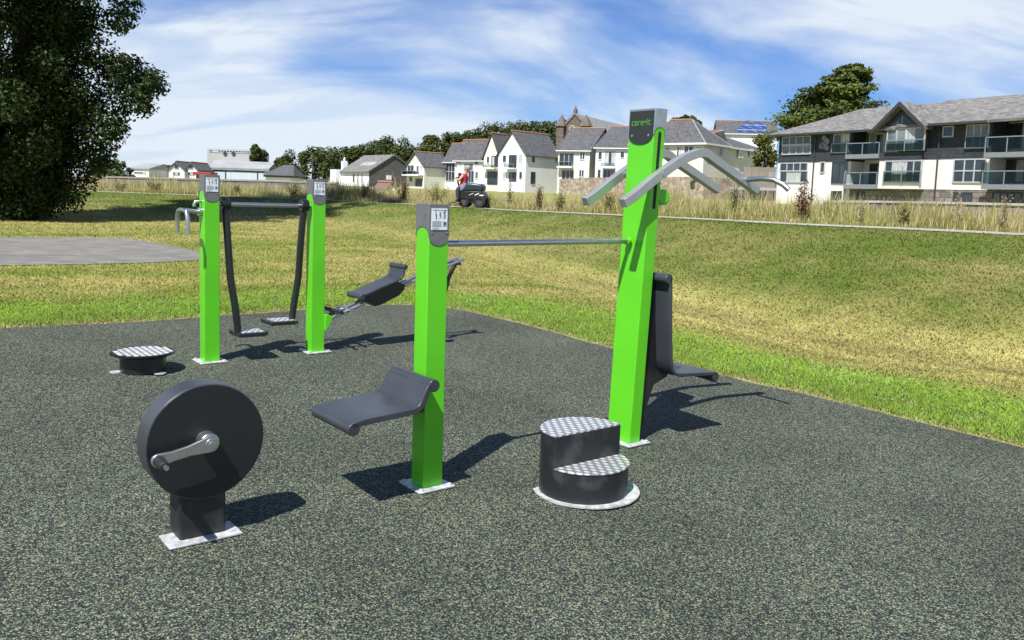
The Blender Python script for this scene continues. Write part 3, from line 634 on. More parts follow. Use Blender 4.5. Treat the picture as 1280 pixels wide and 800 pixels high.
# tall post (leans very slightly)
dz = dl[2]; LEX, LEY = .055, -.035; HT = 2.17; hx0, hy0 = .048, .105
def dp(x, y, z): return (dl[0]+x+LEX*z/HT, dl[1]+y+LEY*z/HT, dz+z)
pm = MB(); n = 9; prev = None
zs = np.linspace(.009, HT-.02, n)
vs = []; fs = []
for z in zs:
    k = 1+.06*z/HT
    vs += [dp(-hx0*k, -hy0*k, z), dp(hx0*k, -hy0*k, z), dp(hx0*k, hy0*k, z), dp(-hx0*k, hy0*k, z)]
fs = [(i*4+k, i*4+(k+1) % 4, i*4+4+(k+1) % 4, i*4+4+k) for i in range(n-1) for k in range(4)]+[(3, 2, 1, 0), tuple(range((n-1)*4, n*4))]
pm.add(vs, fs); tp = pm.build('tall_post', GREEN, S1, .005, seg=3)
wave_cap((dl[0], dl[1], dz), hx0*1.06+.003, hy0*1.06+.003, HT, HT-.165, .055, -.050, (LEX, LEY)).build('cap', STEEL, tp, .002)
# dark face plate with lettering
fpx = -hx0*1.06-.006; plate = []
for i in range(25):
    t = -1+2*i/24; plate.append((t*.104, HT-.168-.055*math.sqrt(max(0, 1-t*t))))
plate += [(.104, HT-.012), (-.104, HT-.012)]
m_ = MB(); vs = [dp(fpx, y, z) for y, z in plate]+[dp(fpx+.005, y, z) for y, z in plate]; q = len(plate)
m_.add(vs, [list(range(q)), list(range(2*q-1, q-1, -1))]+[(i, (i+1) % q, q+(i+1) % q, q+i) for i in range(q)])
fp = m_.build('face_plate', DARKPL, tp, .001)
for sy in (-1, 1):
    cx = dp(fpx, sy*.072, HT-.168); MB().disc((cx[1], cx[2]), .008, 'x', cx[0]-.004, cx[0]+.002, 12).build('screw', STEEL, tp)
def text_mesh(body, size, depth=.0015):
    cu = bpy.data.curves.new('lettering', 'FONT'); cu.body = body; cu.size = size; cu.extrude = depth; cu.align_x = 'CENTER'; cu.offset = .0012
    o = bpy.data.objects.new('tmp_text', cu); COL.objects.link(o); dg = bpy.context.evaluated_depsgraph_get(); dg.update()
    me = bpy.data.meshes.new_from_object(o.evaluated_get(dg)); bpy.data.objects.remove(o); return me
tm = text_mesh('care\u2022it', .062); tm.materials.clear(); tm.materials.append(LETTER); to = bpy.data.objects.new('lettering', tm); COL.objects.link(to); to.parent = tp
q = dp(fpx-.0022, .0, HT-.105)
to.matrix_local = Matrix.Translation(q) @ Matrix(((0, 0, -1, 0), (-1, 0, 0, 0), (0, 1, 0, 0), (0, 0, 0, 1)))
# slots on both narrow sides
for sy in (-1, 1):
    sl = MB(); yy = sy*(hy0*1.06+.0015); pts = arc((0, HT-.155), .012, 0, 180, 10)+arc((0, HT-.62), .012, 180, 360, 10)
    vs = [dp(.002+a, yy, z) for a, z in pts]+[dp(.002+a, yy-sy*.004, z) for a, z in pts]; q = len(pts)
    sl.add(vs, [list(range(q)), list(range(2*q-1, q-1, -1))]+[(i, (i+1) % q, q+(i+1) % q, q+i) for i in range(q)]); sl.build('slot', SLOT, tp)
bm = MB().box((dl[0]-.10, dl[1]-.155, dz), (dl[0]+.10, dl[1]+.155, dz+.009))
for sx in (-1, 1):
    for sy in (-1, 1): bm.disc((dl[0]+sx*.08, dl[1]+sy*.135), .012, 'z', dz+.0085, dz+.02, 6)
bm.build('base_plate', ZINC, tp, .0015)
# green stop lug behind the post
lg = MB(); c_ = dp(.155, 0, 1.615)
lg.disc((c_[0]+.01, c_[2]), .052, 'y', c_[1]-.045, c_[1]+.045, 28); lg.box((c_[0]-.13, c_[1]-.043, c_[2]-.02), (c_[0]+.01, c_[1]+.043, c_[2]+.05)); lg.build('stop_lug', GREEN, tp, .004)
# arched arms, one each side
def bez(p0, p1, p2, n): return [tuple((1-t)**2*np.array(p0)+2*t*(1-t)*np.array(p1)+t*t*np.array(p2)) for t in np.linspace(0, 1, n)]
ap = [(-.275, 1.592)]+bez((-.20, 1.628), (.14, 1.85), (.30, 1.905), 8)+bez((.36, 1.922), (.455, 1.955), (.52, 1.912), 6)+[(.78, 1.81), (1.045, 1.704)]
for sy in (-1, 1):
    arm = MB(); arm.rectsweep([(dl[0]+a, b+dz-.022) for a, b in ap], .052, .056, dl[1]+sy*.17); ao = arm.build('pull_arm', ARM, S1, .003)
    h = [(dl[0]+.90, dl[1]+sy*.15, dz+1.752), (dl[0]+.90, dl[1]+sy*.22, dz+1.758), (dl[0]+.905, dl[1]+sy*.32, dz+1.764), (dl[0]+.915, dl[1]+sy*.40, dz+1.755), (dl[0]+.93, dl[1]+sy*.46, dz+1.728), (dl[0]+.945, dl[1]+sy*.50, dz+1.692)]
    if sy > 0: h = [(dl[0]+.92, dl[1]+.15, dz+1.752), (dl[0]+.92, dl[1]+.22, dz+1.757), (dl[0]+.925, dl[1]+.28, dz+1.755), (dl[0]+.95, dl[1]+.335, dz+1.735), (dl[0]+1.0, dl[1]+.37, dz+1.695)]
    MB().tube(h, .018, 14).build('handle', STEEL, ao)
pv = dp(.02, 0, 1.76); MB().tube([(pv[0], dl[1]-.20, pv[2]), (pv[0], dl[1]+.20, pv[2])], .022, 16).build('pivot', STEEL, S1)
# seat with high back
bp = [(.158, 1.105), (.168, .95), (.182, .75), (.205, .55), (.218, .495), (.245, .462), (.29, .448), (.42, .437), (.675, .418)]
bk = seat_mesh([(dl[0]+a, dz+b) for a, b in bp], .21, .024, (((dl[0]+.140, dz+1.092), .033), ((dl[0]+.668, dz+.395), .032)))
for v_ in range(len(bk.v)): bk.v[v_] = (bk.v[v_][0], bk.v[v_][1]+dl[1], bk.v[v_][2])
bo = bk.build('high_back_seat', SEATC, S1, .004)
sp = [(.052, .0), (.052, 1.02), (.15, 1.06), (.165, .9), (.19, .55), (.21, .46), (.34, .435), (.30, .40), (.18, .36), (.115, .2), (.095, 0)]
MB().prism([(dl[0]+a, dz+b+.009) for a, b in sp], 'y', dl[1]-.085, dl[1]+.085).build('seat_pedestal', BLACK, S1, .004)

# --- station 2: air walker posts + rower rail
S2 = thing('fitness_station', A, TH, 'bright green air walker frame with two swinging legs and a sloping rower rail', 'fitness station')
bl = loc(B, A)
square_post(S2, (0, 0, 0), 1); square_post(S2, tuple(bl), 2)
za = 1.30
MB().tube([(PS/2, 0, za), (bl[0]-PS/2, bl[1], za-.005)], .018, 16).build('axle_bar', STEEL, S2)
for cx, foot, zf, yf, sgn in ((.128, .222, .215, -.05, 1), (bl[0]-.125, bl[0]-.205, .275, .06, -1)):
    lg = MB(); pts = [(cx, 0, za+.05), (cx, 0, za-.02), (cx+.02*sgn, yf*.3, za-.35), (cx+(foot-cx)*.35, yf*.6, za-.62), (cx+(foot-cx)*.68, yf*.85, .48), (foot, yf, zf)]
    # flat bar swung slightly inwards
    P3 = []
    pa = np.array(pts); tt = np.arange(len(pts))
    for t in np.linspace(0, len(pts)-1, 26):
        wgt = np.exp(-((tt-t)/.62)**2); wgt /= wgt.sum(); P3.append(tuple((pa*wgt[:, None]).sum(0)))
    P3[0] = pts[0]; P3[-1] = pts[-1]; lg.tube(P3, .030, 12); lo = lg.build('swing_leg', BLACK, S2, 0)
    MB().tube([(cx-.032, 0, za), (cx+.034, 0, za)], .052, 24).build('pivot_hub', BLACK, lo, .003)
    f = MB(); x0, x1 = sorted((foot-.03*sgn, foot+.225*sgn)); f.prism([(x0, yf-.10), (x1-.05, yf-.12), (x1, yf-.08), (x1, yf+.10), (x1-.05, yf+.14), (x0, yf+.14)], 'z', zf-.012, zf+.02); fo = f.build('foot_plate', BLACK, lo, .004)
    MB().box((x0+.035, yf-.085, zf+.018), (x1-.025, yf+.11, zf+.0235)).build('tread', CHEQ, lo)
# bent handles on the left post
hm = MB(); zc_ = 1.235
hm.tube([(-PS/2-.002, 0, zc_), (-.10, 0, zc_), (-.215, 0, zc_+.012)], .018, 14)
R = [(-.215, y, z) for y, z in [(.135, 1.06), (.135, 1.14), (.128, 1.20), (.105, 1.237), (.06, 1.247), (0, 1.247), (-.06, 1.247), (-.105, 1.237), (-.128, 1.20), (-.135, 1.14), (-.135, 1.06)]]
hm.tube(R, .017, 14); hm.build('hand_grip', STEEL, S2)
k_ = MB(); k_.tube([(-PS/2-.001, 0, zc_), (-PS/2-.03, 0, zc_)], .034, 20); k_.build('grip_socket', STEEL, S2)
k_ = MB(); k_.tube([(-PS/2-.001, .0, 1.318), (-PS/2-.05, 0, 1.315), (-PS/2-.06, 0, 1.295), (-PS/2-.062, 0, 1.275)], .014, 12); k_.build('small_lever', STEEL, S2)
# rower
def rp(x, y, z): return (bl[0]+x, bl[1]+y, bl[2]+z)
for sy in (-1, 1):
    MB().tube([rp(.08, sy*.055, .285), rp(1.56, sy*.055, .805)], .016, 12).build('rail', STEEL, S2)
g_ = MB(); g_.prism([(bl[0]+.06, bl[2]+.20), (bl[0]+.06, bl[2]+.34), (bl[0]+.09, bl[2]+.34), (bl[0]+.135, bl[2]+.315), (bl[0]+.10, bl[2]+.24), (bl[0]+.075, bl[2]+.20)], 'y', bl[1]-.085, bl[1]+.085); g_.build('rail_bracket', GREEN, S2, .003)
f = MB(); f.tube([rp(.165, -.20, .365), rp(.165, .20, .365)], .017, 12); f.tube([rp(.165, 0, .36), rp(.165, 0, .315)], .02, 10); f.build('foot_rest', RUBBERBLK, S2)
f = MB(); f.tube([rp(.29, -.14, .372), rp(.29, .14, .372)], .016, 12); f.build('cross_tube', STEEL, S2)
seat = seat_mesh([(bl[0]+a, bl[2]+b) for a, b in [(.40, .50), (.46, .512), (.60, .565), (.76, .622), (.80, .64), (.825, .668), (.835, .71), (.838, .745)]], .135, .02, (((bl[0]+.40, bl[2]+.485), .026), ((bl[0]+.845, bl[2]+.748), .026)))
seat.v = [(a, b+bl[1], c) for a, b, c in seat.v]; seat.build('sliding_seat', SEATC, S2, .003)
c_ = MB(); c_.prism([(bl[0]+a, bl[2]+b) for a, b in [(.44, .485), (.79, .612), (.87, .575), (.86, .525), (.80, .475), (.62, .40), (.55, .39), (.47, .43)]], 'y', bl[1]-.095, bl[1]+.095); c_.build('seat_carriage', BLACK, S2, .006)
f = MB(); f.tube([rp(1.50, 0, .765), rp(1.42, 0, .62), rp(1.36, 0, .40), rp(1.34, 0, -.0)], .022, 12); f.box((bl[0]+1.24, bl[1]-.10, bl[2]-.0), (bl[0]+1.44, bl[1]+.10, bl[2]+.009)); f.box((bl[0]+1.47, bl[1]-.075, bl[2]+.745), (bl[0]+1.52, bl[1]+.075, bl[2]+.768)); f.build('rail_support', BLACK, S2, .003)

# --- hand crank drum
CR = thing('hand_crank', K, TH, 'black hand crank with a big round drum on a square stub post', 'hand crank')
MB().box((-.162, -.085, 0), (.162, .085, .009)).build('base_plate', ZINC, CR, .002)
MB().box((-.105, -.030, .009), (.105, .118, .30)).build('stand', DUSTY, CR, .012, seg=3)
dr = MB(); dr.disc((.014, .448), .262, 'y', -.043, .096, 96); dro = dr.build('drum', SEATC, CR, .005, seg=3); fdx = MB(); fdx.disc((.014, .448), .257, 'y', -.0465, -.042, 96); fdx.build('face_disc', BLACK, dro, .001)
hb = (.006, .459); he = (-.214, .420)
hbm = MB(); hbm.disc(hb, .043, 'y', -.108, -.045, 32); hbm.build('hub', STEEL, CR, .003)
ca = MB(); dv = Vector((he[0]-hb[0], he[1]-hb[1])); L_ = dv.length; dv.normalize(); nv = Vector((-dv.y, dv.x)); prof = []
def cp(t, o): q = Vector(hb)+dv*t+nv*o; return (q.x, q.y)
a0 = math.degrees(math.atan2(nv.y, nv.x))
out = arc(hb, .036, a0, a0-180, 14)+[cp(L_*.2, -.022), cp(L_*.45, -.017), cp(L_*.75, -.017)]+arc(he, .026, a0+180, a0, 12)[::1][::-1][::-1]+[cp(L_*.75, .017), cp(L_*.45, .017), cp(L_*.2, .022)]
# order the outline by walking round
top = [cp(L_*.2, .030), cp(L_*.42, .0225), cp(L_*.74, .0215)]; bot = [cp(L_*.74, -.0215), cp(L_*.42, -.0225), cp(L_*.2, -.030)]
endc = [cp(L_+.030*math.sin(math.radians(t)), .030*math.cos(math.radians(t))) for t in range(0, 181, 15)]; hubc = [cp(-.037*math.sin(math.radians(t)), -.037*math.cos(math.radians(t))) for t in range(0, 181, 15)]
ca.prism(top+endc+bot+hubc, 'y', -.125, -.107); cao = ca.build('crank_arm', STEEL, CR, .003)
bb = MB(); bb.disc(hb, .025, 'y', -.130, -.1245, 24); bb.disc(hb, .013, 'y', -.138, -.1295, 6); bb.build('bolt', STEEL, cao, .001)
hn = MB(); hn.tube([(he[0], -.125, he[1]), (he[0], -.215, he[1])], [.024, .021], 20); hno = hn.build('grip', RUBBERBLK, cao, .003)
MB().tube([(he[0], -.215, he[1]), (he[0], -.238, he[1])], .010, 10).build('grip_end', STEEL, hno)

# --- two level step drum
SD = thing('step_drum', FS, TH, 'two level round black step drum with chequer plate treads and a pale ring flange', 'step')
MB().lathe([(.15, .0), (.297, .0), (.297, .008), (.15, .009)], 72).build('flange', ZINC, SD)
rc = .245; cx = -.022
b_ = MB(); n = 64
b_.lathe([(rc, .006), (rc, .172)], 72, (cx, 0, 0)); 
ytop = .17; hi = .345; yr = -.03
aa = [math.radians(t) for t in np.linspace(math.degrees(math.asin(yr/rc)), 180-math.degrees(math.asin(yr/rc)), 50)]
arcp = [(cx+rc*math.cos(t), rc*math.sin(t)) for t in aa]
b_.prism(arcp, 'z', .165, hi)
b_.build('drum', DUSTY, SD, .003)
aa2 = [math.radians(t) for t in np.linspace(180-math.degrees(math.asin(yr/rc)), 360+math.degrees(math.asin(yr/rc)), 50)]
MB().prism([(cx+(rc+.004)*math.cos(t), (rc+.004)*math.sin(t)) for t in aa2], 'z', .168, .1765).build('tread', CHEQ, SD, .0015)
MB().prism([(cx+(rc+.004)*math.cos(t), (rc+.004)*math.sin(t)) for t in aa], 'z', hi-.002, hi+.006).build('tread', CHEQ, SD, .0015)
# --- low step disc
LD = thing('step_disc', DS, TH, 'low round stepping disc with a ribbed silver top on a black drum', 'step')
MB().lathe([(.10, 0), (.168, 0), (.168, .125), (.10, .125)], 64).build('drum', BLACK, LD)
ft = MB()
for a in (0.95, 3.05, 5.1):
    ca_, sa_ = math.cos(a), math.sin(a); ft.disc((ca_*.195, sa_*.195), .045, 'z', 0, .008, 20)
ft.build('foot', ZINC, LD)
MB().lathe([(.0, .122), (.20, .122), (.236, .138), (.238, .150), (.226, .154), (.218, .146), (.0, .146)], 72).build('rim', BLACK, LD)
rb = MB(); r0 = .214
for i in range(-4, 5):
    xx = i*.0455; h = math.sqrt(r0*r0-xx*xx)-.006
    rb.box((xx-.0165, -h, .147), (xx+.0165, h, .1535))
rb.build('ribbed_top', ZINC, LD, .002)

# ------------------------------------------------------------------ buildings
class Facade:
    """vertical plane through a point with horizontal direction a (radians from +x); local x along it, local y behind it"""
    def __init__(s, px, py, Y, a, z0=None):
        s.o = aty(px, py, Y); s.a = a; s.d = np.array([math.cos(a), math.sin(a), 0]); s.n = np.array([-math.sin(a), math.cos(a), 0]); s.z0 = s.o[2] if z0 is None else z0
        s.loc = (s.o[0], s.o[1], s.z0)
    def at(s, px, py, back=0):
        r = ray(px, py); k = ((s.o+s.n*back-O)@s.n)/(r@s.n); q = O+k*r; return float((q-s.o)@s.d), float(q[2]-s.z0)
    def side(s, px, py):      # plane at right angles through the origin: returns distance behind, z
        r = ray(px, py); k = ((s.o-O)@s.d)/(r@s.d); q = O+k*r; return float((q-s.o)@s.n), float(q[2]-s.z0)
CURT = mat('white_curtain_behind_glass', (.42, .43, .42), .25, 0, .4, 2.5, stretch=(6, 6, .5), spec=.7)
FRAME_L = mat('light_grey_frame', (.42, .44, .45), .5)
PRN = random.Random(4)
def window(root, x0, x1, z0, z1, y=0, nx=2, nz=1, fm=FRAME_W, gm=GLASS, axis='y', name='window', fr=.07, sgn=-1):
    mb = MB(); gl = MB()
    def bx(m, a0, a1, b0, b1, c0, c1):
        if axis == 'y': m.box((a0, min(y+sgn*c0, y+sgn*c1), b0), (a1, max(y+sgn*c0, y+sgn*c1), b1))
        else: m.box((min(y+sgn*c0, y+sgn*c1), a0, b0), (max(y+sgn*c0, y+sgn*c1), a1, b1))
    if fm is FRAME_G: fm = FRAME_L
    for i in range(nx):
        gl.cm = (1 if gm is GLASSL else 0) if PRN.random() < .68 else PRN.choice((1, 2, 2, 0)); bx(gl, x0+(x1-x0)*i/nx, x0+(x1-x0)*(i+1)/nx, z0, z1, -.05, .025)
    bx(mb, x0-fr, x0, z0-fr, z1+fr, -.05, .06); bx(mb, x1, x1+fr, z0-fr, z1+fr, -.05, .06); bx(mb, x0, x1, z1, z1+fr, -.05, .06); bx(mb, x0, x1, z0-fr, z0, -.05, .09)
    for i in range(1, nx): c = x0+(x1-x0)*i/nx; bx(mb, c-fr*.5, c+fr*.5, z0, z1, .02, .055)
    for i in range(1, nz): c = z0+(z1-z0)*i/nz; bx(mb, x0, x1, c-fr*.5, c+fr*.5, .02, .058)
    o = mb.build(name, fm, root, 0, False); gl.build('pane', [GLASS, GLASSL, CURT], o, 0, False); return o
def railing(root, x0, x1, z0, z1, y, fm=FRAME_G, solid=False, axis='y'):
    mb = MB(); n = max(2, int((x1-x0)/1.3)+1)
    def bx(m, a0, a1, c0, c1, b0, b1):
        if axis == 'y': m.box((a0, c0, b0), (a1, c1, b1))
        else: m.box((c0, a0, b0), (c1, a1, b1))
    bx(mb, x0, x1, y-.05, y+.03, z1-.07, z1)
    for i in range(n): c = x0+(x1-x0)*i/(n-1); bx(mb, c-.035, c+.035, y-.03, y+.02, z0, z1-.07)
    o = mb.build('railing', fm, root, 0, False); gl = MB(); bx(gl, x0+.05, x1-.05, y-.012, y+.0, z0+.05, z1-.1); gl.build('glass_panel', RAILG, o, 0, False); return o
def gable_shell(root, w_, dep, ze, za_, wallm, roofm, zb=-3., ov=.3, along='y', th=.16, ridge=TERRACOTTA, apex=.5):
    """box x in [-w_,0], y in [0,dep]; gable faces -y when along == 'y' (ridge runs along y)"""
    wl = MB()
    if along == 'y':
        wl.prism([(-w_, zb), (0, zb), (0, ze), (-w_*apex, za_), (-w_, ze)], 'y', 0, dep)
    else:
        wl.prism([(0, zb), (dep, zb), (dep, ze), (dep*apex, za_), (0, ze)], 'x', -w_, 0)
    wo = wl.build('wall', wallm, root, 0, False)
    rf = MB()
    if along == 'y':
        xm = -w_*apex; sl = (za_-ze)/(w_*apex); sl2 = (za_-ze)/(w_*(1-apex))
        rf.prism([(ov, ze-sl*ov+.03), (xm, za_+.03), (xm, za_+th+.05), (ov, ze-sl*ov+th+.03)], 'y', -ov, dep+ov)
        rf.prism([(-w_-ov, ze-sl2*ov+.03), (-w_-ov, ze-sl2*ov+th+.03), (xm-.004, za_+th+.05), (xm-.004, za_+.03)], 'y', -ov, dep+ov)
    else:
        ym = dep*apex; sl = (za_-ze)/(dep*apex); sl2 = (za_-ze)/(dep*(1-apex))
        rf.prism([(-ov, ze-sl*ov+.03), (ym, za_+.03), (ym, za_+th+.05), (-ov, ze-sl*ov+th+.03)], 'x', -w_-ov, ov)
        rf.prism([(dep+ov, ze-sl2*ov+.03), (dep+ov, ze-sl2*ov+th+.03), (ym+.004, za_+th+.05), (ym+.004, za_+.03)], 'x', -w_-ov, ov)
    ro = rf.build('roof', roofm, root, 0, False)
    if ridge:
        rg = MB()
        if along == 'y': rg.tube([(-w_*apex, -ov-.01, za_+th+.06), (-w_*apex, dep+ov+.01, za_+th+.06)], .12, 8)
        else: rg.tube([(-w_-ov-.01, dep*apex, za_+th+.06), (ov+.01, dep*apex, za_+th+.06)], .12, 8)
        rg.build('ridge_tiles', ridge, ro)
    gt = MB()
    if along == 'x': gt.box((-w_-ov, -ov-.10, ze-sl*ov-.02), (ov, -ov-.003, ze-sl*ov+.12)); gt.build('gutter', FRAME_W, ro, 0, False)
    return wo, ro
def hip_shell(root, w_, dep, ze, zr, wallm, roofm, zb=-3, ov=.35, hipl=True, hipr=True, ridge=TERRACOTTA, inset=None, th=.14):
    MB().box((-w_, 0, zb), (0, dep, ze)).build('wall', wallm, root, 0, False)
    k = inset or dep/2; xl = -w_+(k if hipl else 0); xr = -(k if hipr else 0); x0, x1, y0, y1 = -w_-ov, ov, -ov, dep+ov; ym = dep/2
    rf = MB(); z = ze+.02
    rf.add([(x0, y0, z), (x1, y0, z), (x1, y1, z), (x0, y1, z), (xl, ym, zr), (xr, ym, zr), (x0, y0, z-th), (x1, y0, z-th), (x1, y1, z-th), (x0, y1, z-th)],
           [(0, 1, 5, 4), (1, 2, 5), (2, 3, 4, 5), (3, 0, 4), (9, 8, 7, 6), (0, 6, 7, 1), (1, 7, 8, 2), (2, 8, 9, 3), (3, 9, 6, 0)])
    ro = rf.build('roof', roofm, root, 0, False)
    rg = MB(); rg.tube([(xl, ym, zr+.02), (xr, ym, zr+.02)], .12, 8); rg.build('ridge_tiles', ridge, ro)
    for a, b in (((x0, y0, z), (xl, ym, zr)), ((x1, y0, z), (xr, ym, zr)), ((x1, y1, z), (xr, ym, zr))): MB().tube([a, b], .07, 6).build('hip_tiles', CORRUG, ro)
    gt = MB(); gt.box((x0, y0-.1, z-th-.06), (x1, y0-.003, z+.03)); gt.box((x1+.003, y0, z-th-.06), (x1+.1, y1, z+.03)); gt.build('gutter', FRAME_W, ro, 0, False)
    return ro
rad_ = math.radians

# ---- dark clad flats at right
FL = Facade(970, 215, 75.6, -rad_(59.5), 0); FL.z0 = 0; FL.loc = (FL.o[0], FL.o[1], 0)
fr = thing('apartment_block', FL.loc, FL.a, 'long block of flats with dark slate cladding, glass balconies and a pointed glazed gable', 'apartment block')
fx = lambda px, py=210, b=0: FL.at(px, py, b)[0]
fz = lambda px, py, b=0: FL.at(px, py, b)[1]
X0 = fx(972); XB = fx(1063); XC = fx(1104); XD = fx(1156); XE = fx(1236); XF = XE+9.0
ZE = fz(1060, 163); ZE2 = fz(1200, 152.5); ZM = fz(1040, 202); ZM2 = fz(1200, 198); ZB = fz(1150, 236.5); ZG = 1.2
m = MB(); m.box((X0, 0, ZM), (XB, 9, ZE)); m.box((XD, 0.05, ZM2), (XE, 9, ZE2)); m.box((XC, -.55, ZM), (XD, 9, fz(1130, 190, -.55))); m.box((XF, 0, ZM2), (XF+3, 9, ZE2)); m.build('slate_wall', SLATEWALL, fr, 0, False)
m = MB(); m.box((X0, .04, ZG), (XB, 9, ZM-.003)); m.box((XD, .09, ZB), (XE, 9, ZM2-.003)); m.box((XC, -.50, ZB), (XD-.003, 9, ZM-.003)); m.box((XF, .04, ZG), (XF+3, 9, ZM2-.003)); m.build('rendered_wall', RENDER_P, fr, 0, False)
m = MB(); m.box((XB+.003, .12, ZG), (XF-.003, 9, ZB-.003)); m.build('stone_plinth', STONEG, fr, 0, False)
# recess back walls
m = MB(); m.box((XB+.003, 1.7, ZB), (XC-.003, 9, ZE-.01)); m.box((XE+.003, 2.0, ZB), (XF-.003, 9, ZE2-.01)); m.build('recess_wall', RENDER_P, fr, 0, False)
# roof
ym = 5.2; ZR = fz(1080, 136, 5.2); ZR2 = fz(1200, 124, 5.2); ov = .7
rf = MB(); zl = ZE-.05
def slab(pts, th=.18): rf.add(pts+[(a, b, c-th) for a, b, c in pts], [tuple(range(len(pts))), tuple(range(2*len(pts)-1, len(pts)-1, -1))]+[(i, (i+1) % len(pts), len(pts)+(i+1) % len(pts), len(pts)+i) for i in range(len(pts))])
slab([(X0-ov, -ov, zl), (XC+1.3, -ov, zl), (XC+1.3, ym, ZR), (X0+4.2, ym, ZR)])
slab([(X0-ov, -ov, zl), (X0+4.2, ym, ZR), (X0-ov, 10, zl)])
slab([(XC+1.3, ym+.01, ZR), (XC+1.3, 10.5, zl), (X0-ov, 10.5, zl), (X0+4.2, ym+.01, ZR)])
zl2 = ZE2-.03
slab([(XC+1.32, -ov, zl2), (XE, -ov, zl2), (XF+4, -2.4, zl2-.1), (XF+4, ym, ZR2), (XC+1.32, ym, ZR2)])
slab([(XC+1.32, ym+.01, ZR2), (XF+4, ym+.01, ZR2), (XF+4, 10.5, zl2), (XC+1.32, 10.5, zl2)])
ro = rf.build('roof', SLATEL, fr, 0, False)
fa = MB(); fa.box((X0-ov, -ov-.08, zl-.20), (XC-.5, -ov-.003, zl-.05)); fa.box((XD+.5, -ov-.08, zl2-.20), (XE, -ov-.003, zl2-.05)); fa.build('gutter', FRAME_D, ro, 0, False)
# gable bay
xa = (XC+XD)/2; za1 = fz(1135, 131, -.9); zg0 = fz(1106, 159, -.9)
gb = MB(); gb.prism([(XC, fz(1130, 160, -.55)), (XD, fz(1130, 160, -.55)), (XD, zg0), (xa, za1-.25), (XC, zg0)], 'y', -.5, 3); gb.build('gable_wall', FRAME_D, fr, 0, False)
gr = MB(); s_ = (za1-zg0)/(xa-XC)
gr.prism([(XC-.35, zg0-.35*s_), (XC-.35, zg0-.35*s_+.3), (xa, za1+.3), (xa, za1)], 'y', -1.05, 5); gr.prism([(XD+.35, zg0-.35*s_), (xa+.003, za1), (xa+.003, za1+.3), (XD+.35, zg0-.35*s_+.3)], 'y', -1.05, 5); gr.build('gable_roof', SLATEL, fr, 0, False)
bg = MB(); bg.prism([(XC-.4, zg0-.4*s_-.05), (XC-.4, zg0-.4*s_+.28), (xa, za1+.28), (xa, za1-.05)], 'y', -1.12, -1.053); bg.prism([(XD+.4, zg0-.4*s_-.05), (xa+.003, za1-.05), (xa+.003, za1+.28), (XD+.4, zg0-.4*s_+.28)], 'y', -1.12, -1.053); bg.build('barge_board', FRAME_D, fr, 0, False)
zt0 = fz(1130, 156.5, -.55); gz_ = MB(); ins_ = .45
gz_.prism([(XC+ins_*1.6, zt0), (XD-ins_*1.6, zt0), (xa, za1-ins_*1.5)], 'y', -.54, -.503); go = gz_.build('gable_window', GLASS, fr, 0, False)
gm_ = MB(); gm_.box((xa-.06, -.58, zt0), (xa+.06, -.545, za1-ins_*1.6)); gm_.box((XC+.2, -.6, zt0-.22), (XD-.2, -.545, zt0-.02)); gm_.build('mullion', FRAME_G, go, 0, False)
def fwin(p0, p1, q0, q1, nx, nz=1, y=0, fm=FRAME_G, gm=GLASS):
    xa_ = fx(p0, (q0+q1)/2, y); xb_ = fx(p1, (q0+q1)/2, y); return window(fr, xa_, xb_, fz((p0+p1)/2, q1, y), fz((p0+p1)/2, q0, y), y, nx, nz, fm, gm, fr=.09)
fwin(979, 1013, 171.5, 180, 4, 1); fwin(979, 1013, 182.5, 192, 4, 1, gm=GLASSL); fwin(976, 1009, 204.5, 213, 4, 1, .04); fwin(976, 1009, 215, 227, 4, 1, .04)
fwin(1043, 1061, 168.5, 190, 2); fwin(1041, 1057, 203.5, 228, 2, 1, .04, FRAME_D); fwin(1026.5, 1030.5, 203.5, 215, 1, 1, .04); fwin(1040, 1051, 240, 250, 2, 1, .04, FRAME_D)
fwin(1110, 1155, 161.5, 187, 4, 1, -.55, FRAME_G, GLASSL); fwin(1107, 1151, 202, 227, 5, 1, -.5)
fwin(1180, 1191, 159, 170, 1, 1, .05); fwin(1209, 1235, 157, 184, 3, 1, .05, gm=GLASSL); fwin(1193, 1231, 200, 227, 3, 2, .09)
fwin(1073, 1084, 169, 191, 1, 1, 1.7, FRAME_D); fwin(1089, 1102, 169, 191, 2, 1, 1.7, FRAME_G); fwin(1088, 1101, 206, 229, 2, 1, 1.7, FRAME_D); fwin(1072, 1080, 241, 250, 1, 1, .12, FRAME_D)
fwin(1247, 1254, 156, 184, 1, 1, 2., FRAME_W, GLASSL); fwin(1258, 1276, 156, 184, 2, 1, 2., FRAME_D); fwin(1259, 1280, 200, 227, 2, 1, 2., FRAME_D); fwin(1193, 1214, 242, 252, 2, 1, .12, FRAME_D); fwin(1242, 1276, 242, 252, 4, 1, .12, FRAME_D)
for x0, x1, zf0, zr_, yb in ((XB-.1, XC-.06, fz(1083, 192.5, -.6), fz(1083, 178, -.6), -.6), (XB-.1, XC-.06, fz(1083, 230.5, -.6), fz(1083, 215, -.6), -.6), (XE+.1, XF, fz(1258, 190, -.9), fz(1258, 170, -.9), -.9), (XE+.1, XF, fz(1258, 230.5, -.9), fz(1258, 213, -.9), -.9)):
    b_ = MB(); b_.box((x0, yb, zf0-.34), (x1, 1.69, zf0)); bo_ = b_.build('balcony', FRAME_G, fr, 0, False); railing(bo_, x0+.03, x1-.03, zf0+.003, zr_, yb+.06)
railing(fr, fx(1108, 180, -.7), fx(1156, 180, -.7), fz(1130, 189, -.7), fz(1130, 174.5, -.7), -.75); railing(fr, fx(1105, 215, -.65), fx(1151, 215, -.65), fz(1130, 227, -.65), fz(1130, 213.5, -.65), -.68)
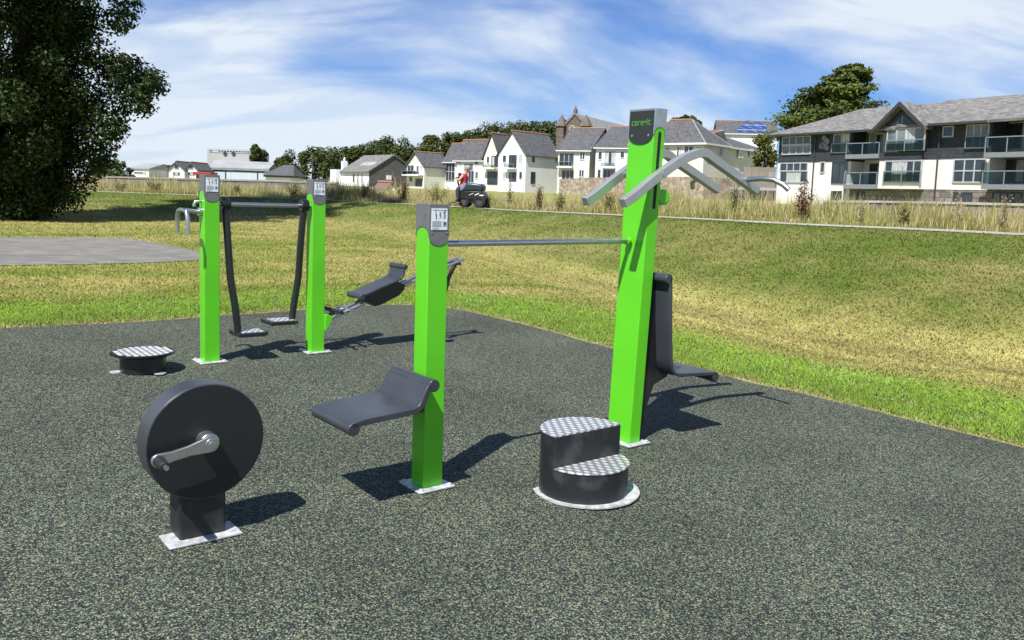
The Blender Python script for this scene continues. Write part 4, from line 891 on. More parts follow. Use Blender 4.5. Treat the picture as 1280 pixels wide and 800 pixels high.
railing(fr, fx(1208, 180), fx(1236, 180), fz(1220, 185, 0), fz(1220, 170, 0), -.12); railing(fr, fx(1041, 180), fx(1062, 180), fz(1050, 191, 0), fz(1050, 179, 0), -.12)
for px in (1017.5, 1172): MB().tube([(fx(px), -.08, ZG), (fx(px), -.08, ZE-.4)], .06, 8).build('downpipe', FRAME_D, fr)
MB().tube([(fx(1058.5), -.08, ZG), (fx(1058.5), -.08, ZM)], .06, 8).build('downpipe', FRAME_G, fr)
art = MB()
for dx, dz_, r in ((0, .5, .22), (.25, .2, .28), (-.2, -.15, .25), (.35, -.35, .2), (.05, -.1, .3)): art.disc((fx(1030, 180)+dx, fz(1030, 180)+dz_), r, 'y', -.05, .01, 10)
art.build('wall_ornament', FRAME_G, fr, 0, False)

# ---- generic corner house: front plane to the left of the near corner, side plane to the right
def corner_house(name, label, group, pxc, Y, ang_, pxl, pxr, eave, apexy, apexpx, wallm, roofm, gable='front', cat='house', ov=.3, zbot=-1.0, ridge=TERRACOTTA):
    f = Facade(pxc, eave, Y, -rad_(ang_)); f.z0 = tz(f.o[0], f.o[1]); f.loc = (f.o[0], f.o[1], f.z0)
    r = thing(name, f.loc, f.a, label, cat, group)
    w_ = -f.at(pxl, eave)[0]; dep = f.side(pxr, eave)[0]; ze = f.o[2]-f.z0
    if gable == 'front':
        za_ = f.at(apexpx, apexy)[1]; wo, ro = gable_shell(r, w_, dep, ze, za_, wallm, roofm, -1, ov, 'y', ridge=ridge)
    elif gable == 'side':
        za_ = f.at((pxc+pxl)/2, apexy, dep/2)[1]; wo, ro = gable_shell(r, w_, dep, ze, za_, wallm, roofm, -1, ov, 'x', ridge=ridge)
    else:
        za_ = f.at((pxc+pxl)/2, apexy, dep/2)[1]; hip_shell(r, w_, dep, ze, za_, wallm, roofm, -1, inset=dep*.55, ridge=ridge)
    def fwn(p0, p1, q0, q1, nx=2, nz=1, fm=FRAME_W, gm=GLASS):
        a, zt = f.at(p0, q0); b, zb_ = f.at(p1, q1); return window(r, a, b, zb_, zt, 0, nx, nz, fm, gm, fr=.09)
    def swn(p0, p1, q0, q1, nx=2, nz=1, fm=FRAME_W, gm=GLASS):
        a, zt = f.side(p0, q0); b, zb_ = f.side(p1, q1); return window(r, a, b, zb_, zt, 0, nx, nz, fm, gm, 'x', fr=.09, sgn=1)
    def bal(p0, p1, q0, q1, out=.9):
        a, zt = f.at(p0, q0); b, zb_ = f.at(p1, q1); m = MB(); m.box((a, -out, zb_-.2), (b, -.003, zb_)); bo = m.build('balcony', FRAME_W, r, 0, False); railing(bo, a, b, zb_+.003, zt, -out+.05)
    r['_'] = 0; del r['_']
    return r, f, fwn, swn, bal, (w_, dep, ze, za_)
HG = 'houses of the waterside terrace'
# white gabled house
r, f, fwn, swn, bal, _ = corner_house('gabled_house', 'pure white gabled house with the tallest front gable in the terrace', HG, 657.5, 128, 40, 623.5, 700, 192.5, 165, 641, RENDER_W, SLATE)
for q in ((629, 632.5, 194.5, 202.5), (649.5, 652.5, 194, 202.5), (629, 632.5, 215.5, 223.5), (649.5, 652.5, 215, 223.5)): fwn(*q, 1)
fwn(637, 645, 194.5, 209, 2, 1, FRAME_D); fwn(637, 645, 216, 226, 2, 1, FRAME_D); bal(634.5, 646.5, 205, 210)
swn(665, 668, 194.5, 203, 1); swn(694.5, 697, 196, 205.5, 1); swn(664, 668, 215.5, 229, 1, 1, FRAME_D)
# cream gable
r, f, fwn, swn, bal, _ = corner_house('gabled_house', 'cream gabled house tucked left of the white gable', HG, 624.5, 133, 40, 605, 642, 195.5, 168, 620, RENDER_C, SLATE)
fwn(609, 611.5, 196, 203.5, 1); fwn(615, 622, 195.5, 208, 2, 1, FRAME_D); fwn(610, 621.5, 215, 230, 3, 1, FRAME_D); bal(608, 622.5, 206, 210)
# grey roofed white house
r, f, fwn, swn, bal, _ = corner_house('terrace_house', 'white house under a broad plain slate roof behind the scooter rider', HG, 606, 138, 40, 569, 628, 198.5, 176.5, 600, RENDER_W, SLATE, 'side')
fwn(573, 577, 200.5, 206, 1); fwn(594, 597.5, 200.5, 206, 1); fwn(581, 591, 205, 213, 2, 1, FRAME_G, GLASSL); fwn(594.5, 597.5, 215, 223, 1); fwn(586, 592, 214, 228, 2, 1, FRAME_G); fwn(573, 577, 216, 222, 1)
# dark glazed link + cream balcony house
r, f, fwn, swn, bal, _ = corner_house('terrace_house', 'low slate roofed link with dark glazing between cream house and white house', HG, 570, 142, 40, 556, 590, 200.5, 181, 566, RENDER_W, SLATE, 'side')
fwn(558, 568, 203, 226, 3, 2, FRAME_G)
r, f, fwn, swn, bal, _ = corner_house('gabled_house', 'cream house with a white pointed gable and a first floor balcony', HG, 530.5, 140, 42, 508.5, 562, 207.5, 191, 519, RENDER_C, SLATE, 'front')
fwn(510, 517, 207, 215, 2, 1, FRAME_G); fwn(521, 523.5, 207.5, 214, 1); fwn(525.5, 528, 207.5, 214, 1); fwn(512, 515.5, 221, 227, 1); fwn(520, 527.5, 224, 232, 2, 1, FRAME_D); bal(508.5, 529.5, 213.5, 218.5, 1.1)
# houses right of the white gable
r, f, fwn, swn, bal, _ = corner_house('terrace_house', 'cream house with the steep verge and glazed corner balcony below the church', HG, 737.5, 124, 22, 698, 768, 188, 162, 725, RENDER_C, SLATE, 'side')
for q in ((725.5, 730.5, 190.5, 199), (724.5, 729.5, 212.5, 221)): fwn(*q, 2)
fwn(700, 716.5, 192, 207, 3, 1, FRAME_G); fwn(703, 716.5, 213, 231, 3, 1, FRAME_G); bal(698.5, 717, 202, 208.5); 
r, f, fwn, swn, bal, _ = corner_house('terrace_house', 'white house with twin balconies half hidden behind the tall green post', HG, 806, 118, 20, 745, 838, 185.5, 160, 780, RENDER_W, SLATE, 'side')
for q in ((748.5, 752, 190, 199), (776, 780, 190, 197), (747.5, 750.5, 212, 222)): fwn(*q, 1)
fwn(757, 768.5, 190, 206, 3, 1, FRAME_G); fwn(755, 767, 212.5, 226, 3, 1, FRAME_G); bal(753.5, 769.5, 203.5, 209)
# hipped house
r, f, fwn, swn, bal, dm = corner_house('hipped_house', 'cream hipped roof house at the right end of the terrace, behind the arched bars', HG, 880.5, 108, 40, 790, 911, 179, 150.5, 880, RENDER_C, SLATE, 'hip')
for q in ((832, 836, 184.5, 193), (847, 851, 183.5, 195), (856, 866, 183, 194)): fwn(*q, 2)
fwn(870, 877, 184, 193, 2); swn(899, 902.5, 184.5, 195, 1)
wy0 = dm[1]+.35; wy1 = f.side(966, 186)[0]; zw = dm[2]-.05; zr2 = f.side(929, 160.5)[1]*.0+dm[2]+(dm[3]-dm[2])*.82
sub = bpy.data.objects.new('rear_wing', None); COL.objects.link(sub); sub.parent = r; sub.location = (-.25, wy0, 0); hip_shell(sub, 11, wy1-wy0, zw, zr2, RENDER_C, SLATE, -1, inset=(wy1-wy0)*.5)
swn(924, 928, 186, 197, 1); swn(938, 941, 187, 195, 1); swn(946, 950, 188, 198, 1)
# solar roofed house behind
f = Facade(972, 168, 150, -rad_(8)); f.z0 = tz(*f.o[:2]); f.loc = (f.o[0], f.o[1], f.z0)
r = thing('solar_roof_house', f.loc, f.a, 'house with blue solar panels on its roof behind the hipped wing', 'house'); w_ = -f.at(898, 168)[0]
gable_shell(r, w_, 9, f.o[2]-f.z0, f.at(935, 153, 4.5)[1], RENDER_W, SLATE, -1, .3, 'x')
a, z1 = f.at(931, 154.5, 4.2); b, z0 = f.at(960, 165.5, 0); b0 = b-3.0
ze_ = f.o[2]-f.z0; zr_ = f.at(935, 153, 4.5)[1]; sl = (zr_-ze_)/4.5
sp_ = MB(); pts = [(a-2, .1, ze_+.1*sl+.28), (b, .1, ze_+.1*sl+.28), (b, 4.2, ze_+4.2*sl+.28), (a, 4.2, ze_+4.2*sl+.28)]
sp_.add(pts+[(x_, y_, z_-.06) for x_, y_, z_ in pts], [(0, 1, 2, 3), (7, 6, 5, 4), (0, 4, 5, 1), (1, 5, 6, 2), (2, 6, 7, 3), (3, 7, 4, 0)]); sp_.build('solar_panel', SOLAR, r, 0, False)
for px in (913, 936): 
    a, z = f.at(px, 150.5, 4.5); MB().box((a-.4, 4.1, z-1.5), (a+.4, 4.9, z)).build('chimney', STONEG, r, 0, False)

# church
CHF = Facade(737, 190, 165, -rad_(28)); CHF.z0 = tz(*CHF.o[:2]); CHF.loc = (CHF.o[0], CHF.o[1], CHF.z0)
ch = thing('church', CHF.loc, CHF.a, 'old dark stone church with a round window in its front gable', 'church')
wl_, _z = CHF.at(699.5, 180); apx, apz = CHF.at(719, 143); ev = CHF.at(737, 163)[1]; w_ = -wl_
m = MB(); m.prism([(-w_, -1), (0, -1), (0, ev), (apx, apz), (-w_, ev)], 'y', 0, 26); m.build('wall', DARKSTONE, ch, 0, False)
ap_ = -apx/w_; rf = MB(); s1 = (apz-ev)/(-apx); s2 = (apz-ev)/(apx+w_)
rf.prism([(.5, ev-.5*s1-.1), (apx, apz-.1), (apx, apz+.15), (.5, ev-.5*s1+.15)], 'y', .6, 26.5); rf.prism([(-w_-.5, ev-.5*s2-.1), (-w_-.5, ev-.5*s2+.15), (apx-.004, apz+.15), (apx-.004, apz-.1)], 'y', .6, 26.5); rf.build('roof', mat('green_grey_slate', (.19, .20, .19), .8, 0, .2, .8, stretch=(.3, 3, 3)), ch, 0, False)
cp_ = MB(); cp_.prism([(.2, ev-.3), (apx, apz-.05), (apx, apz+.5), (.2, ev+.25)], 'y', -.2, .59); cp_.prism([(-w_-.2, ev-.3), (-w_-.2, ev+.25), (apx-.004, apz+.5), (apx-.004, apz-.05)], 'y', -.2, .59); cp_.build('coping', STONEG, ch, 0, False)
rx, rz_ = CHF.at(715.5, 160.5); m = MB(); m.disc((rx, rz_), .62, 'y', -.25, -.003, 32); ro_ = m.build('round_window', mat('pale_tracery', (.42, .39, .34), .8), ch, 0, False)
m = MB()
for i in range(6): a = i*math.pi/3; m.disc((rx+.34*math.cos(a), rz_+.34*math.sin(a)), .14, 'y', -.29, -.245, 12)
m.disc((rx, rz_), .13, 'y', -.29, -.245, 12); m.build('pane', GLASS, ro_, 0, False)
for px, py, s in ((710.5, 174, 1.), (719.5, 172.5, .8)):
    a, z = CHF.at(px, py); m = MB(); m.prism([(a-.55*s, z), (a, z+.75*s), (a+.55*s, z), (a, z-.75*s)], 'y', -.2, -.003); o_ = m.build('pointed_window', mat('pale_stone_surround', (.42, .39, .34), .8) if s == 1 else bpy.data.materials['pale_stone_surround'], ch, 0, False)
    m = MB(); m.prism([(a-.25*s, z), (a, z+.4*s), (a+.25*s, z), (a, z-.4*s)], 'y', -.24, -.195); m.build('pane', GLASS, o_, 0, False)
for px in (702.5, 733):
    a, zt = CHF.at(px, 158); m = MB(); m.box((a-.75, -.9, -1), (a+.75, .6, zt)); m.add([(a-1, -1.15, zt), (a+1, -1.15, zt), (a+1, .85, zt), (a-1, .85, zt), (a, -.15, zt+2.3)], [(0, 1, 4), (1, 2, 4), (2, 3, 4), (3, 0, 4), (3, 2, 1, 0)]); m.build('turret', DARKSTONE, ch, 0, False)
m = MB(); m.box((apx-.3, -.2, apz+.3), (apx+.3, .4, apz+1.0)); m.tube([(apx, .1, apz+1), (apx, .1, apz+1.6)], [.25, .12], 8); m.build('finial', DARKSTONE, ch, 0, False)

# gabled hall: white long side, dark slate hung gable
f = Facade(461.5, 214, 150, rad_(38)); f.z0 = tz(*f.o[:2]); f.loc = (f.o[0], f.o[1], f.z0)
r = thing('gabled_hall', f.loc, f.a, 'hall with a white side wall and a big blank dark gable end', 'hall')
wr, _z = f.at(508, 212); apx, apz = f.at(492, 194.5); dep = f.side(427, 214)[0]; ze = f.o[2]-f.z0; zer = f.at(508, 206)[1]
m = MB(); m.cm = 0; m.prism([(0, -1), (wr, -1), (wr, zer), (apx, apz), (0, ze)], 'y', .05, dep); wo = m.build('wall', RENDER_W, r, 0, False)
m = MB(); m.prism([(.0, -1), (wr, -1), (wr, zer), (apx, apz), (0, ze)], 'y', -.05, .047); m.build('gable_wall', GREYWALL, r, 0, False)
s1 = (apz-ze)/apx; s2 = (apz-zer)/(wr-apx); rf = MB()
rf.prism([(-.4, ze-.4*s1+.03), (-.4, ze-.4*s1+.2), (apx, apz+.2), (apx, apz+.03)], 'y', -.3, dep+.3); rf.prism([(wr+.3, zer-.3*s2+.03), (apx+.004, apz+.03), (apx+.004, apz+.2), (wr+.3, zer-.3*s2+.2)], 'y', -.3, dep+.3); ro = rf.build('roof', SLATEL, r, 0, False)
lx = MB(); q0 = .30; q1 = .52; lx.add([(apx*q0, dep*.15, ze+s1*apx*q0+.24), (apx*q1, dep*.15, ze+s1*apx*q1+.24), (apx*q1, dep*.6, ze+s1*apx*q1+.24), (apx*q0, dep*.6, ze+s1*apx*q0+.24)]+[(apx*q0, dep*.15, ze+s1*apx*q0+.2), (apx*q1, dep*.15, ze+s1*apx*q1+.2), (apx*q1, dep*.6, ze+s1*apx*q1+.2), (apx*q0, dep*.6, ze+s1*apx*q0+.2)], [(0, 1, 2, 3), (7, 6, 5, 4), (0, 4, 5, 1), (1, 5, 6, 2), (2, 6, 7, 3), (3, 7, 4, 0)]); lx.build('roof_light_strip', CORRUG, ro, 0, False)
for px in (441.5, 446.5, 452):
    a, zt = f.side(px, 218); b, zb_ = f.side(px+1.6, 227); window(r, min(a, b), max(a, b), zb_, zt, 0, 1, 1, FRAME_G, GLASS, 'x', fr=.06, sgn=-1)
a, zt = f.side(425.5, 219); m = MB(); m.box((-1.2, dep+.003, -1), (2.5, dep+2.2, ze+.3)); m.build('annexe', RENDER_W, r, 0, False)
m = MB(); m.box((.5, dep+.4, ze), (1.4, dep+1.2, f.side(425, 201)[1])); m.tube([(.95, dep+.8, f.side(425, 201)[1]), (.95, dep+.8, f.side(425, 201)[1]+.7)], .16, 8); m.build('chimney', RENDER_W, r, 0, False)
a, z = f.at(485.5, 221); MB().box((a-.45, -.35, z-.5), (a+.45, -.053, z+.25)).build('vent_box', FRAME_W, r, 0, False)
# little shed
f = Facade(496, 236, 80, rad_(30)); f.z0 = tz(*f.o[:2]); f.loc = (f.o[0], f.o[1], f.z0)
r = thing('shed', f.loc, f.a, 'little pale rendered shed with a brown roof in front of the dark gable', 'shed'); w_ = -f.at(482.5, 236)[0]
ze = f.at(482.5, 238)[1]; m = gable_shell(r, w_, 3.2, ze, f.at(489, 229.5)[1], RENDER_P, mat('brown_tile', (.17, .11, .085), .85), -1, .15, 'y', .1)
m = MB(); m.box((-w_*.65, -.04, -.2), (-w_*.35, -.003, ze*.8)); m.build('door', TIMBER, r, 0, False)

# ---- far left buildings
def boxb(name, label, cat, p0, p1, q0, Y, dep, wallm, roofm, ang_=0, group=None, rise=0, zb=-1):
    f = Facade(p0, q0, Y, rad_(ang_)); f.z0 = tz(*f.o[:2]); f.loc = (f.o[0], f.o[1], f.z0)
    r = thing(name, f.loc, f.a, label, cat, group); w_ = f.at(p1, q0)[0]; h = f.o[2]-f.z0
    MB().box((0, 0, zb), (w_, dep, h)).build('wall', wallm, r, 0, False)
    m = MB()
    if rise: m.prism([(-.3, h+.003), (-.3, h+.25), (dep*.5, h+rise), (dep+.3, h+.25), (dep+.3, h+.003)], 'x', -.3, w_+.3)
    else: m.box((-.3, -.3, h+.003), (w_+.3, dep+.3, h+.3))
    m.build('roof', roofm, r, 0, False)
    def wn(a0, a1, b0, b1, nx=2, nz=1, fm=FRAME_W, gm=GLASS):
        a, zt = f.at(a0, b0); b, zb_ = f.at(a1, b1); return window(r, a, b, zb_, zt, 0, nx, nz, fm, gm, fr=.1)
    return r, f, wn, (w_, h)
r, f, wn, (w_, h) = boxb('factory', 'large factory with a pale sheet roof and a raised top storey at far left', 'factory', 258.5, 335.5, 211.5, 190, 30, SHEETB, CORRUG, 3, None, 0)
m = MB(); zt = f.at(300, 200.5)[1]; m.prism([(-.35, h+.303), (-.35, h+.5), (6, zt), (29, zt), (29, h+.303)], 'x', 0, w_+.2); m.build('sloping_roof', CORRUG, r, 0, False)
z0 = zt+.003; z1 = f.at(290, 186.5, 8)[1]; xa_, xb_ = f.at(259, 190, 8)[0], f.at(316, 190, 8)[0]; m = MB(); m.box((xa_, 8, h), (xb_, 24, z1)); m.build('top_storey', mat('pale_grey_cladding', (.36, .37, .36), .7), r, 0, False)
a, zt_ = f.at(262, 187.5, 8); b, zb_ = f.at(312, 191, 8); window(r, a, b, zb_, zt_, 8, 14, 1, FRAME_G, GLASS, fr=.15)
for px in (281.5, 292): a, z = f.at(px, 192, 8); MB().disc((a, z), .45, 'y', 7.8, 7.997, 12).build('vent', FRAME_D, r, 0, False)
wn(262, 330, 212.2, 215.3, 9, 1, FRAME_D)
for px in (282, 322): a, z = f.at(px, 220); MB().box((a-.1, -.15, -1), (a+.1, -.003, h)).build('downpipe', FRAME_D, r, 0, False)
r, f, wn, (w_, h) = boxb('white_warehouse', 'low white flat roofed warehouse furthest left behind the wall', 'warehouse', 164, 186, 211, 195, 16, RENDER_W, CORRUG, 0, None, 1.5); wn(168, 182, 215, 217, 4, 1, FRAME_G)
r, f, wn, (w_, h) = boxb('office_building', 'low white building with a dark band of upper windows', 'building', 186, 246, 207, 205, 14, RENDER_W, FRAME_D, 0); wn(188, 212, 206.6, 210, 6, 1, FRAME_D); wn(187, 204, 213, 216, 5, 1, FRAME_G); wn(206, 245, 206.6, 208.5, 6, 1, FRAME_D)
def lgable(label, pl, pr, eave, apx_, apy, Y):
    f = Facade(pr, eave, Y, 0); f.z0 = tz(*f.o[:2]); f.loc = (f.o[0], f.o[1], f.z0); r = thing('gabled_house', f.loc, 0, label, 'house', 'pair of small white gabled houses'); w_ = -f.at(pl, eave)[0]
    gable_shell(r, w_, 9, f.o[2]-f.z0, f.at(apx_, apy)[1], RENDER_W, SLATE, -1, .35, 'y', .3)
    a, zt = f.at((pl+pr)/2-4, 215.5); b, zb_ = f.at((pl+pr)/2+4, 219); window(r, a, b, zb_, zt, 0, 3, 1, FRAME_G, GLASS, fr=.1); a, z = f.at(apx_, 208.5); window(r, a-.4, a+.4, z-.4, z+.4, 0, 1, 1, FRAME_G, GLASS, fr=.1)
lgable('left one of two small white gabled houses beside the factory', 211, 230.5, 212.5, 221, 203.5, 180); lgable('right, narrower one of two small white gabled houses beside the factory', 232, 247, 212.5, 239, 204.5, 181)
r, f, wn, (w_, h) = boxb('solar_bungalow', 'low bungalow with a dark slate roof just left of the tree clump', 'bungalow', 332, 364, 221, 150, 12, RENDER_W, SLATE, 4, None, 0)
h1 = f.at(352, 206, 6)[1]; m = MB(); m.add([(-.5, -.5, h+.303), (w_+.5, -.5, h+.303), (w_+.5, 12.5, h+.303), (-.5, 12.5, h+.303), (w_*.45, 6, h1), (w_*.85, 6, h1)], [(0, 1, 5, 4), (1, 2, 5), (2, 3, 4, 5), (3, 0, 4), (3, 2, 1, 0)]); m.build('hip_roof', SLATE, r, 0, False)
f = Facade(245, 222, 120, rad_(2)); f.z0 = tz(*f.o[:2]); f.loc = (f.o[0], f.o[1], f.z0)
r = thing('red_kiosk', f.loc, f.a, 'small red roofed kiosk just behind the meadow wall at left', 'kiosk'); xw = f.at(263, 222)[0]; zt = f.at(250, 215)[1]; zz = f.at(250, 218.5)[1]
MB().box((-.3, -.5, zz), (xw+.2, 2.6, zt)).build('roof', REDP, r, .03, False); MB().box((0, 0, -1), (.5, 2.2, zz-.003)).build('post', REDP, r, 0, False); MB().box((.503, .6, -1), (xw, 2.2, zz-.003)).build('wall', RENDER_W, r, 0, False)

# ---- walls and fence
def wall(name, label, pts, Ys, matl, th=.5, cat='wall', below=2.5, coping=None):
    q = [aty(px, py, Y) for (px, py), Y in zip(pts, Ys)]; mb = MB(); cpg = MB(); base = q[0]; r = thing(name, (base[0], base[1], tz(base[0], base[1])), 0, label, cat) if coping else None; o0 = Vector((base[0], base[1], tz(base[0], base[1]))) if coping else Vector((0, 0, 0))
    for a, b in zip(q[:-1], q[1:]):
        d = (b-a)[:2]; d = d/np.hypot(*d); n_ = np.array([-d[1], d[0]])*th
        for mb_, off, top, bot in ((mb, 0, 0, None),)+(((cpg, .06, .12, .003),) if coping else ()):
            P = []
            e_ = n_/th*off
            for base_ in ('b', 't'):
                for pp, nn in ((a, -e_), (b, -e_), (b, n_+e_), (a, n_+e_)):
                    z = (pp[2]+top if base_ == 't' else (pp[2]+bot if bot is not None else pp[2]-below)); P.append((pp[0]+nn[0]-o0[0], pp[1]+nn[1]-o0[1], z-o0[2]))
            mb_.add(P, [(3, 2, 1, 0), (4, 5, 6, 7), (0, 1, 5, 4), (1, 2, 6, 5), (2, 3, 7, 6), (3, 0, 4, 7)])
    if coping: mb.build('stonework', matl, r, 0, False); cpg.build('coping', coping, r, 0, False); return r
    return tag(mb.build(name, matl, None, 0, False), label, cat)
wall('stone_wall', 'long dark rubble stone wall behind the far left meadow', [(60, 220.5), (150, 222.5), (250, 225), (330, 227), (420, 230)], [66, 66, 66, 65, 64], STONEG, .5, coping=mat('wall_coping', (.26, .245, .22), .9))
wall('retaining_wall', 'tan rubble stone retaining wall under the waterside terrace', [(699, 224), (737, 222), (790, 221.5), (830, 221), (880, 221), (930, 224), (972, 228)], [121, 117, 111, 106, 102, 106, 113], STONE, .6, below=5)
wall('garden_wall', 'low pale stone wall in front of the slate clad flats', [(1030, 253), (1100, 253.5), (1180, 255), (1300, 258)], [50, 48, 44, 40], STONEG, .4, coping=mat('pale_coping', (.42, .40, .35), .9))
# fence beside the hipped wing
f = Facade(930, 219, 98, -rad_(10)); f.z0 = tz(*f.o[:2]); f.loc = (f.o[0], f.o[1], f.z0); r = thing('timber_fence', f.loc, f.a, 'grey vertical board fence below the smaller hipped wing', 'fence')
x1 = f.at(969, 212)[0]; zt = f.at(940, 208.5)[1]; zb_ = f.at(940, 220)[1]; m = MB(); k = 30
for i in range(k): a = x1*i/k; m.box((a, 0, zb_-1.2), (a+x1/k*.86, .04, zt+random.uniform(-.03, .03)))
m.build('boards', TIMBER, r, 0, False); m = MB()
for i in range(5): a = x1*i/4; m.box((a-.06, .043, -1), (a+.06, .16, zt+.05))
m.build('fence_post', TIMBER, r, 0, False)
m = MB(); m.box((-1.5, -.6, zb_-1.6), (x1+1, -.05, zb_-1.25)); m.build('plinth', CORRUG, r, 0, False)

# ------------------------------------------------------------------ scooter and rider on the path
u = float(ray(590, 258)[0]/ray(590, 258)[1]); Ysc = float(smooth_interp(np.array([u]), TC)[0])+.75; XS = u*Ysc; ZS = tz(XS, Ysc)+.02
SCB = thing('mobility_scooter', (XS, Ysc, ZS), rad_(-12), 'dark wheeled scooter with a rounded blue grey cover, standing on the bank path', 'scooter')
BLUEC = mat('blue_cover', (.022, .032, .052), .35, 0, .2, 3); LBLUE = mat('painted_cover_highlight', (.16, .24, .31), .35); TYRE = mat('tyre', (.012, .012, .013), .75); WTRIM = mat('white_trim', (.7, .68, .62), .5); RIM = mat('wheel_rim', (.09, .085, .07), .45, .5)
for x_, y_, r_ in ((-.24, -.21, .20), (.31, -.22, .215), (-.24, .23, .20), (.31, .24, .215)):
    t = MB(); ring = [(x_+(r_-.055)*math.cos(a), y_, r_+(r_-.055)*math.sin(a)) for a in np.linspace(0, 2*math.pi, 25)]; t.tube(ring, .055, 8, False); wo = t.build('wheel', TYRE, SCB); m = MB(); m.disc((x_, r_), r_-.105, 'y', y_-.02, y_+.02, 20); m.build('rim', RIM, wo, .004)
m = MB(); m.prism([(-.42, .30), (.45, .26), (.50, .40), (.44, .54), (-.36, .56), (-.46, .46)], 'y', -.26, .26); m.box((-.62, -.40, .135), (-.30, .40, .165)); m.box((-.46, -.2, .15), (.4, .2, .32)); m.build('chassis', BLACK, SCB, .012, seg=2)
m = MB(); m.prism([(-.05, .40), (.10, .47), (.12, .50), (-.03, .43)], 'y', -.275, -.262); m.prism([(.14, .40), (.30, .46), (.30, .50), (.16, .44)], 'y', -.275, -.262); m.box((.32, -.276, .40), (.46, -.262, .44)); m.build('trim', WTRIM, SCB, .003)
m = MB(); pr = [(-.40, .55), (-.34, .68), (-.22, .79), (-.05, .83), (.36, .80), (.44, .73), (.42, .58), (.36, .545)]; m.prism(pr, 'y', -.27, .24); m.build('seat_cover', BLUEC, SCB, .07, seg=4)
m = MB(); m.prism([(-.41, .565), (-.35, .69), (-.23, .80), (-.14, .81), (-.20, .68), (-.30, .56)], 'y', -.285, -.262); m.build('cover_highlight', LBLUE, SCB, .01)  # thin pale blue piece paints the shiny highlight onto the dark cover
m = MB(); m.tube([(-.40, 0, .45), (-.55, 0, .95), (-.50, 0, 1.02)], [.035, .03, .02], 10); m.tube([(-.52, -.22, 1.0), (-.52, .22, 1.0)], .016, 8); m.build('steering_column', BLACK, SCB)
# rider: one continuous skin body
RED = mat('red_top', (.42, .035, .05), .8, 0, .15, 8); SKIN = mat('skin', (.48, .27, .19), .6); HAIR = mat('grey_hair', (.33, .27, .24), .8); TROUS = mat('dark_trousers', (.03, .03, .045), .85)
def skin_body(name, J, E_, parent):
    me = bpy.data.meshes.new(name); me.from_pydata([j[0] for j in J], E_, []); o = bpy.data.objects.new(name, me); COL.objects.link(o)
    o.modifiers.new('skin', 'SKIN'); 
    for i, j in enumerate(J): sv = me.skin_vertices[0].data[i]; sv.radius = (j[1], j[2] if len(j) > 2 else j[1])
    me.skin_vertices[0].data[0].use_root = True
    s = o.modifiers.new('sub', 'SUBSURF'); s.levels = 2; s.render_levels = 2
    dg = bpy.context.evaluated_depsgraph_get(); dg.update(); m2 = bpy.data.meshes.new_from_object(o.evaluated_get(dg)); bpy.data.objects.remove(o); m2.name = name
    o = bpy.data.objects.new(name, m2); COL.objects.link(o); o.parent = parent; return o
rx_, ry_, rz0 = -.30, .02, .62
J = [((rx_, ry_, .66), .15, .12), ((rx_-.02, ry_, .82), .16, .14), ((rx_-.01, ry_, 1.0), .185, .15), ((rx_+.02, ry_-.01, 1.10), .12, .09), ((rx_+.06, ry_-.01, 1.17), .052), ((rx_+.09, ry_-.02, 1.27), .085, .09), ((rx_+.10, ry_-.02, 1.36), .075, .08),
     ((rx_-.0, ry_-.18, 1.07), .062), ((rx_-.14, ry_-.25, .88), .048), ((rx_-.26, ry_-.17, .98), .036), ((rx_-.30, ry_-.13, 1.0), .034),
     ((rx_-.0, ry_+.18, 1.07), .062), ((rx_-.14, ry_+.25, .88), .048), ((rx_-.26, ry_+.20, .98), .036), ((rx_-.30, ry_+.16, 1.0), .034),
     ((rx_-.03, ry_-.15, .66), .095), ((rx_-.15, ry_-.34, .60), .075), ((rx_-.10, ry_-.35, .27), .05), ((rx_-.19, ry_-.36, .20), .042),
     ((rx_-.03, ry_+.15, .66), .095), ((rx_-.15, ry_+.34, .60), .075), ((rx_-.10, ry_+.35, .27), .05), ((rx_-.19, ry_+.36, .20), .042)]
E_ = [(0, 1), (1, 2), (2, 3), (3, 4), (4, 5), (5, 6), (2, 7), (7, 8), (8, 9), (9, 10), (2, 11), (11, 12), (12, 13), (13, 14), (0, 15), (15, 16), (16, 17), (17, 18), (0, 19), (19, 20), (20, 21), (21, 22)]
PR = thing('person', (XS, Ysc, ZS), rad_(-12), 'person in a red sleeveless top sitting astride the dark scooter', 'person')
po = skin_body('body', J, E_, PR)
for mm in (SKIN, RED, TROUS): po.data.materials.append(mm)
for p in po.data.polygons:
    c = p.center; arm = abs(c.y-ry_) > .215 or (c.x < rx_-.17 and c.z > .80)
    p.material_index = 2 if c.z < .72 and not (c.z > .8) else (1 if c.z < 1.135 and not arm else 0); p.use_smooth = True
hx_, hy_, hz_ = rx_+.10, ry_-.02, 1.335
m = MB(); m.lathe([(.0, .095), (.05, .085), (.085, .05), (.1, .0), (.095, -.05), (.07, -.09)], 20, (hx_+.012, hy_, hz_)); m.build('hair', HAIR, PR)
m = MB()
for sy in (-1, 1): m.disc((hy_+sy*.032, hz_-.055), .010, 'x', hx_-.094, hx_-.08, 10)
m.build('eyes', INK, PR); m = MB(); m.prism([(hx_-.085, hz_-.06), (hx_-.115, hz_-.095), (hx_-.08, hz_-.10)], 'y', hy_-.014, hy_+.014); m.build('nose', SKIN, PR, .003)

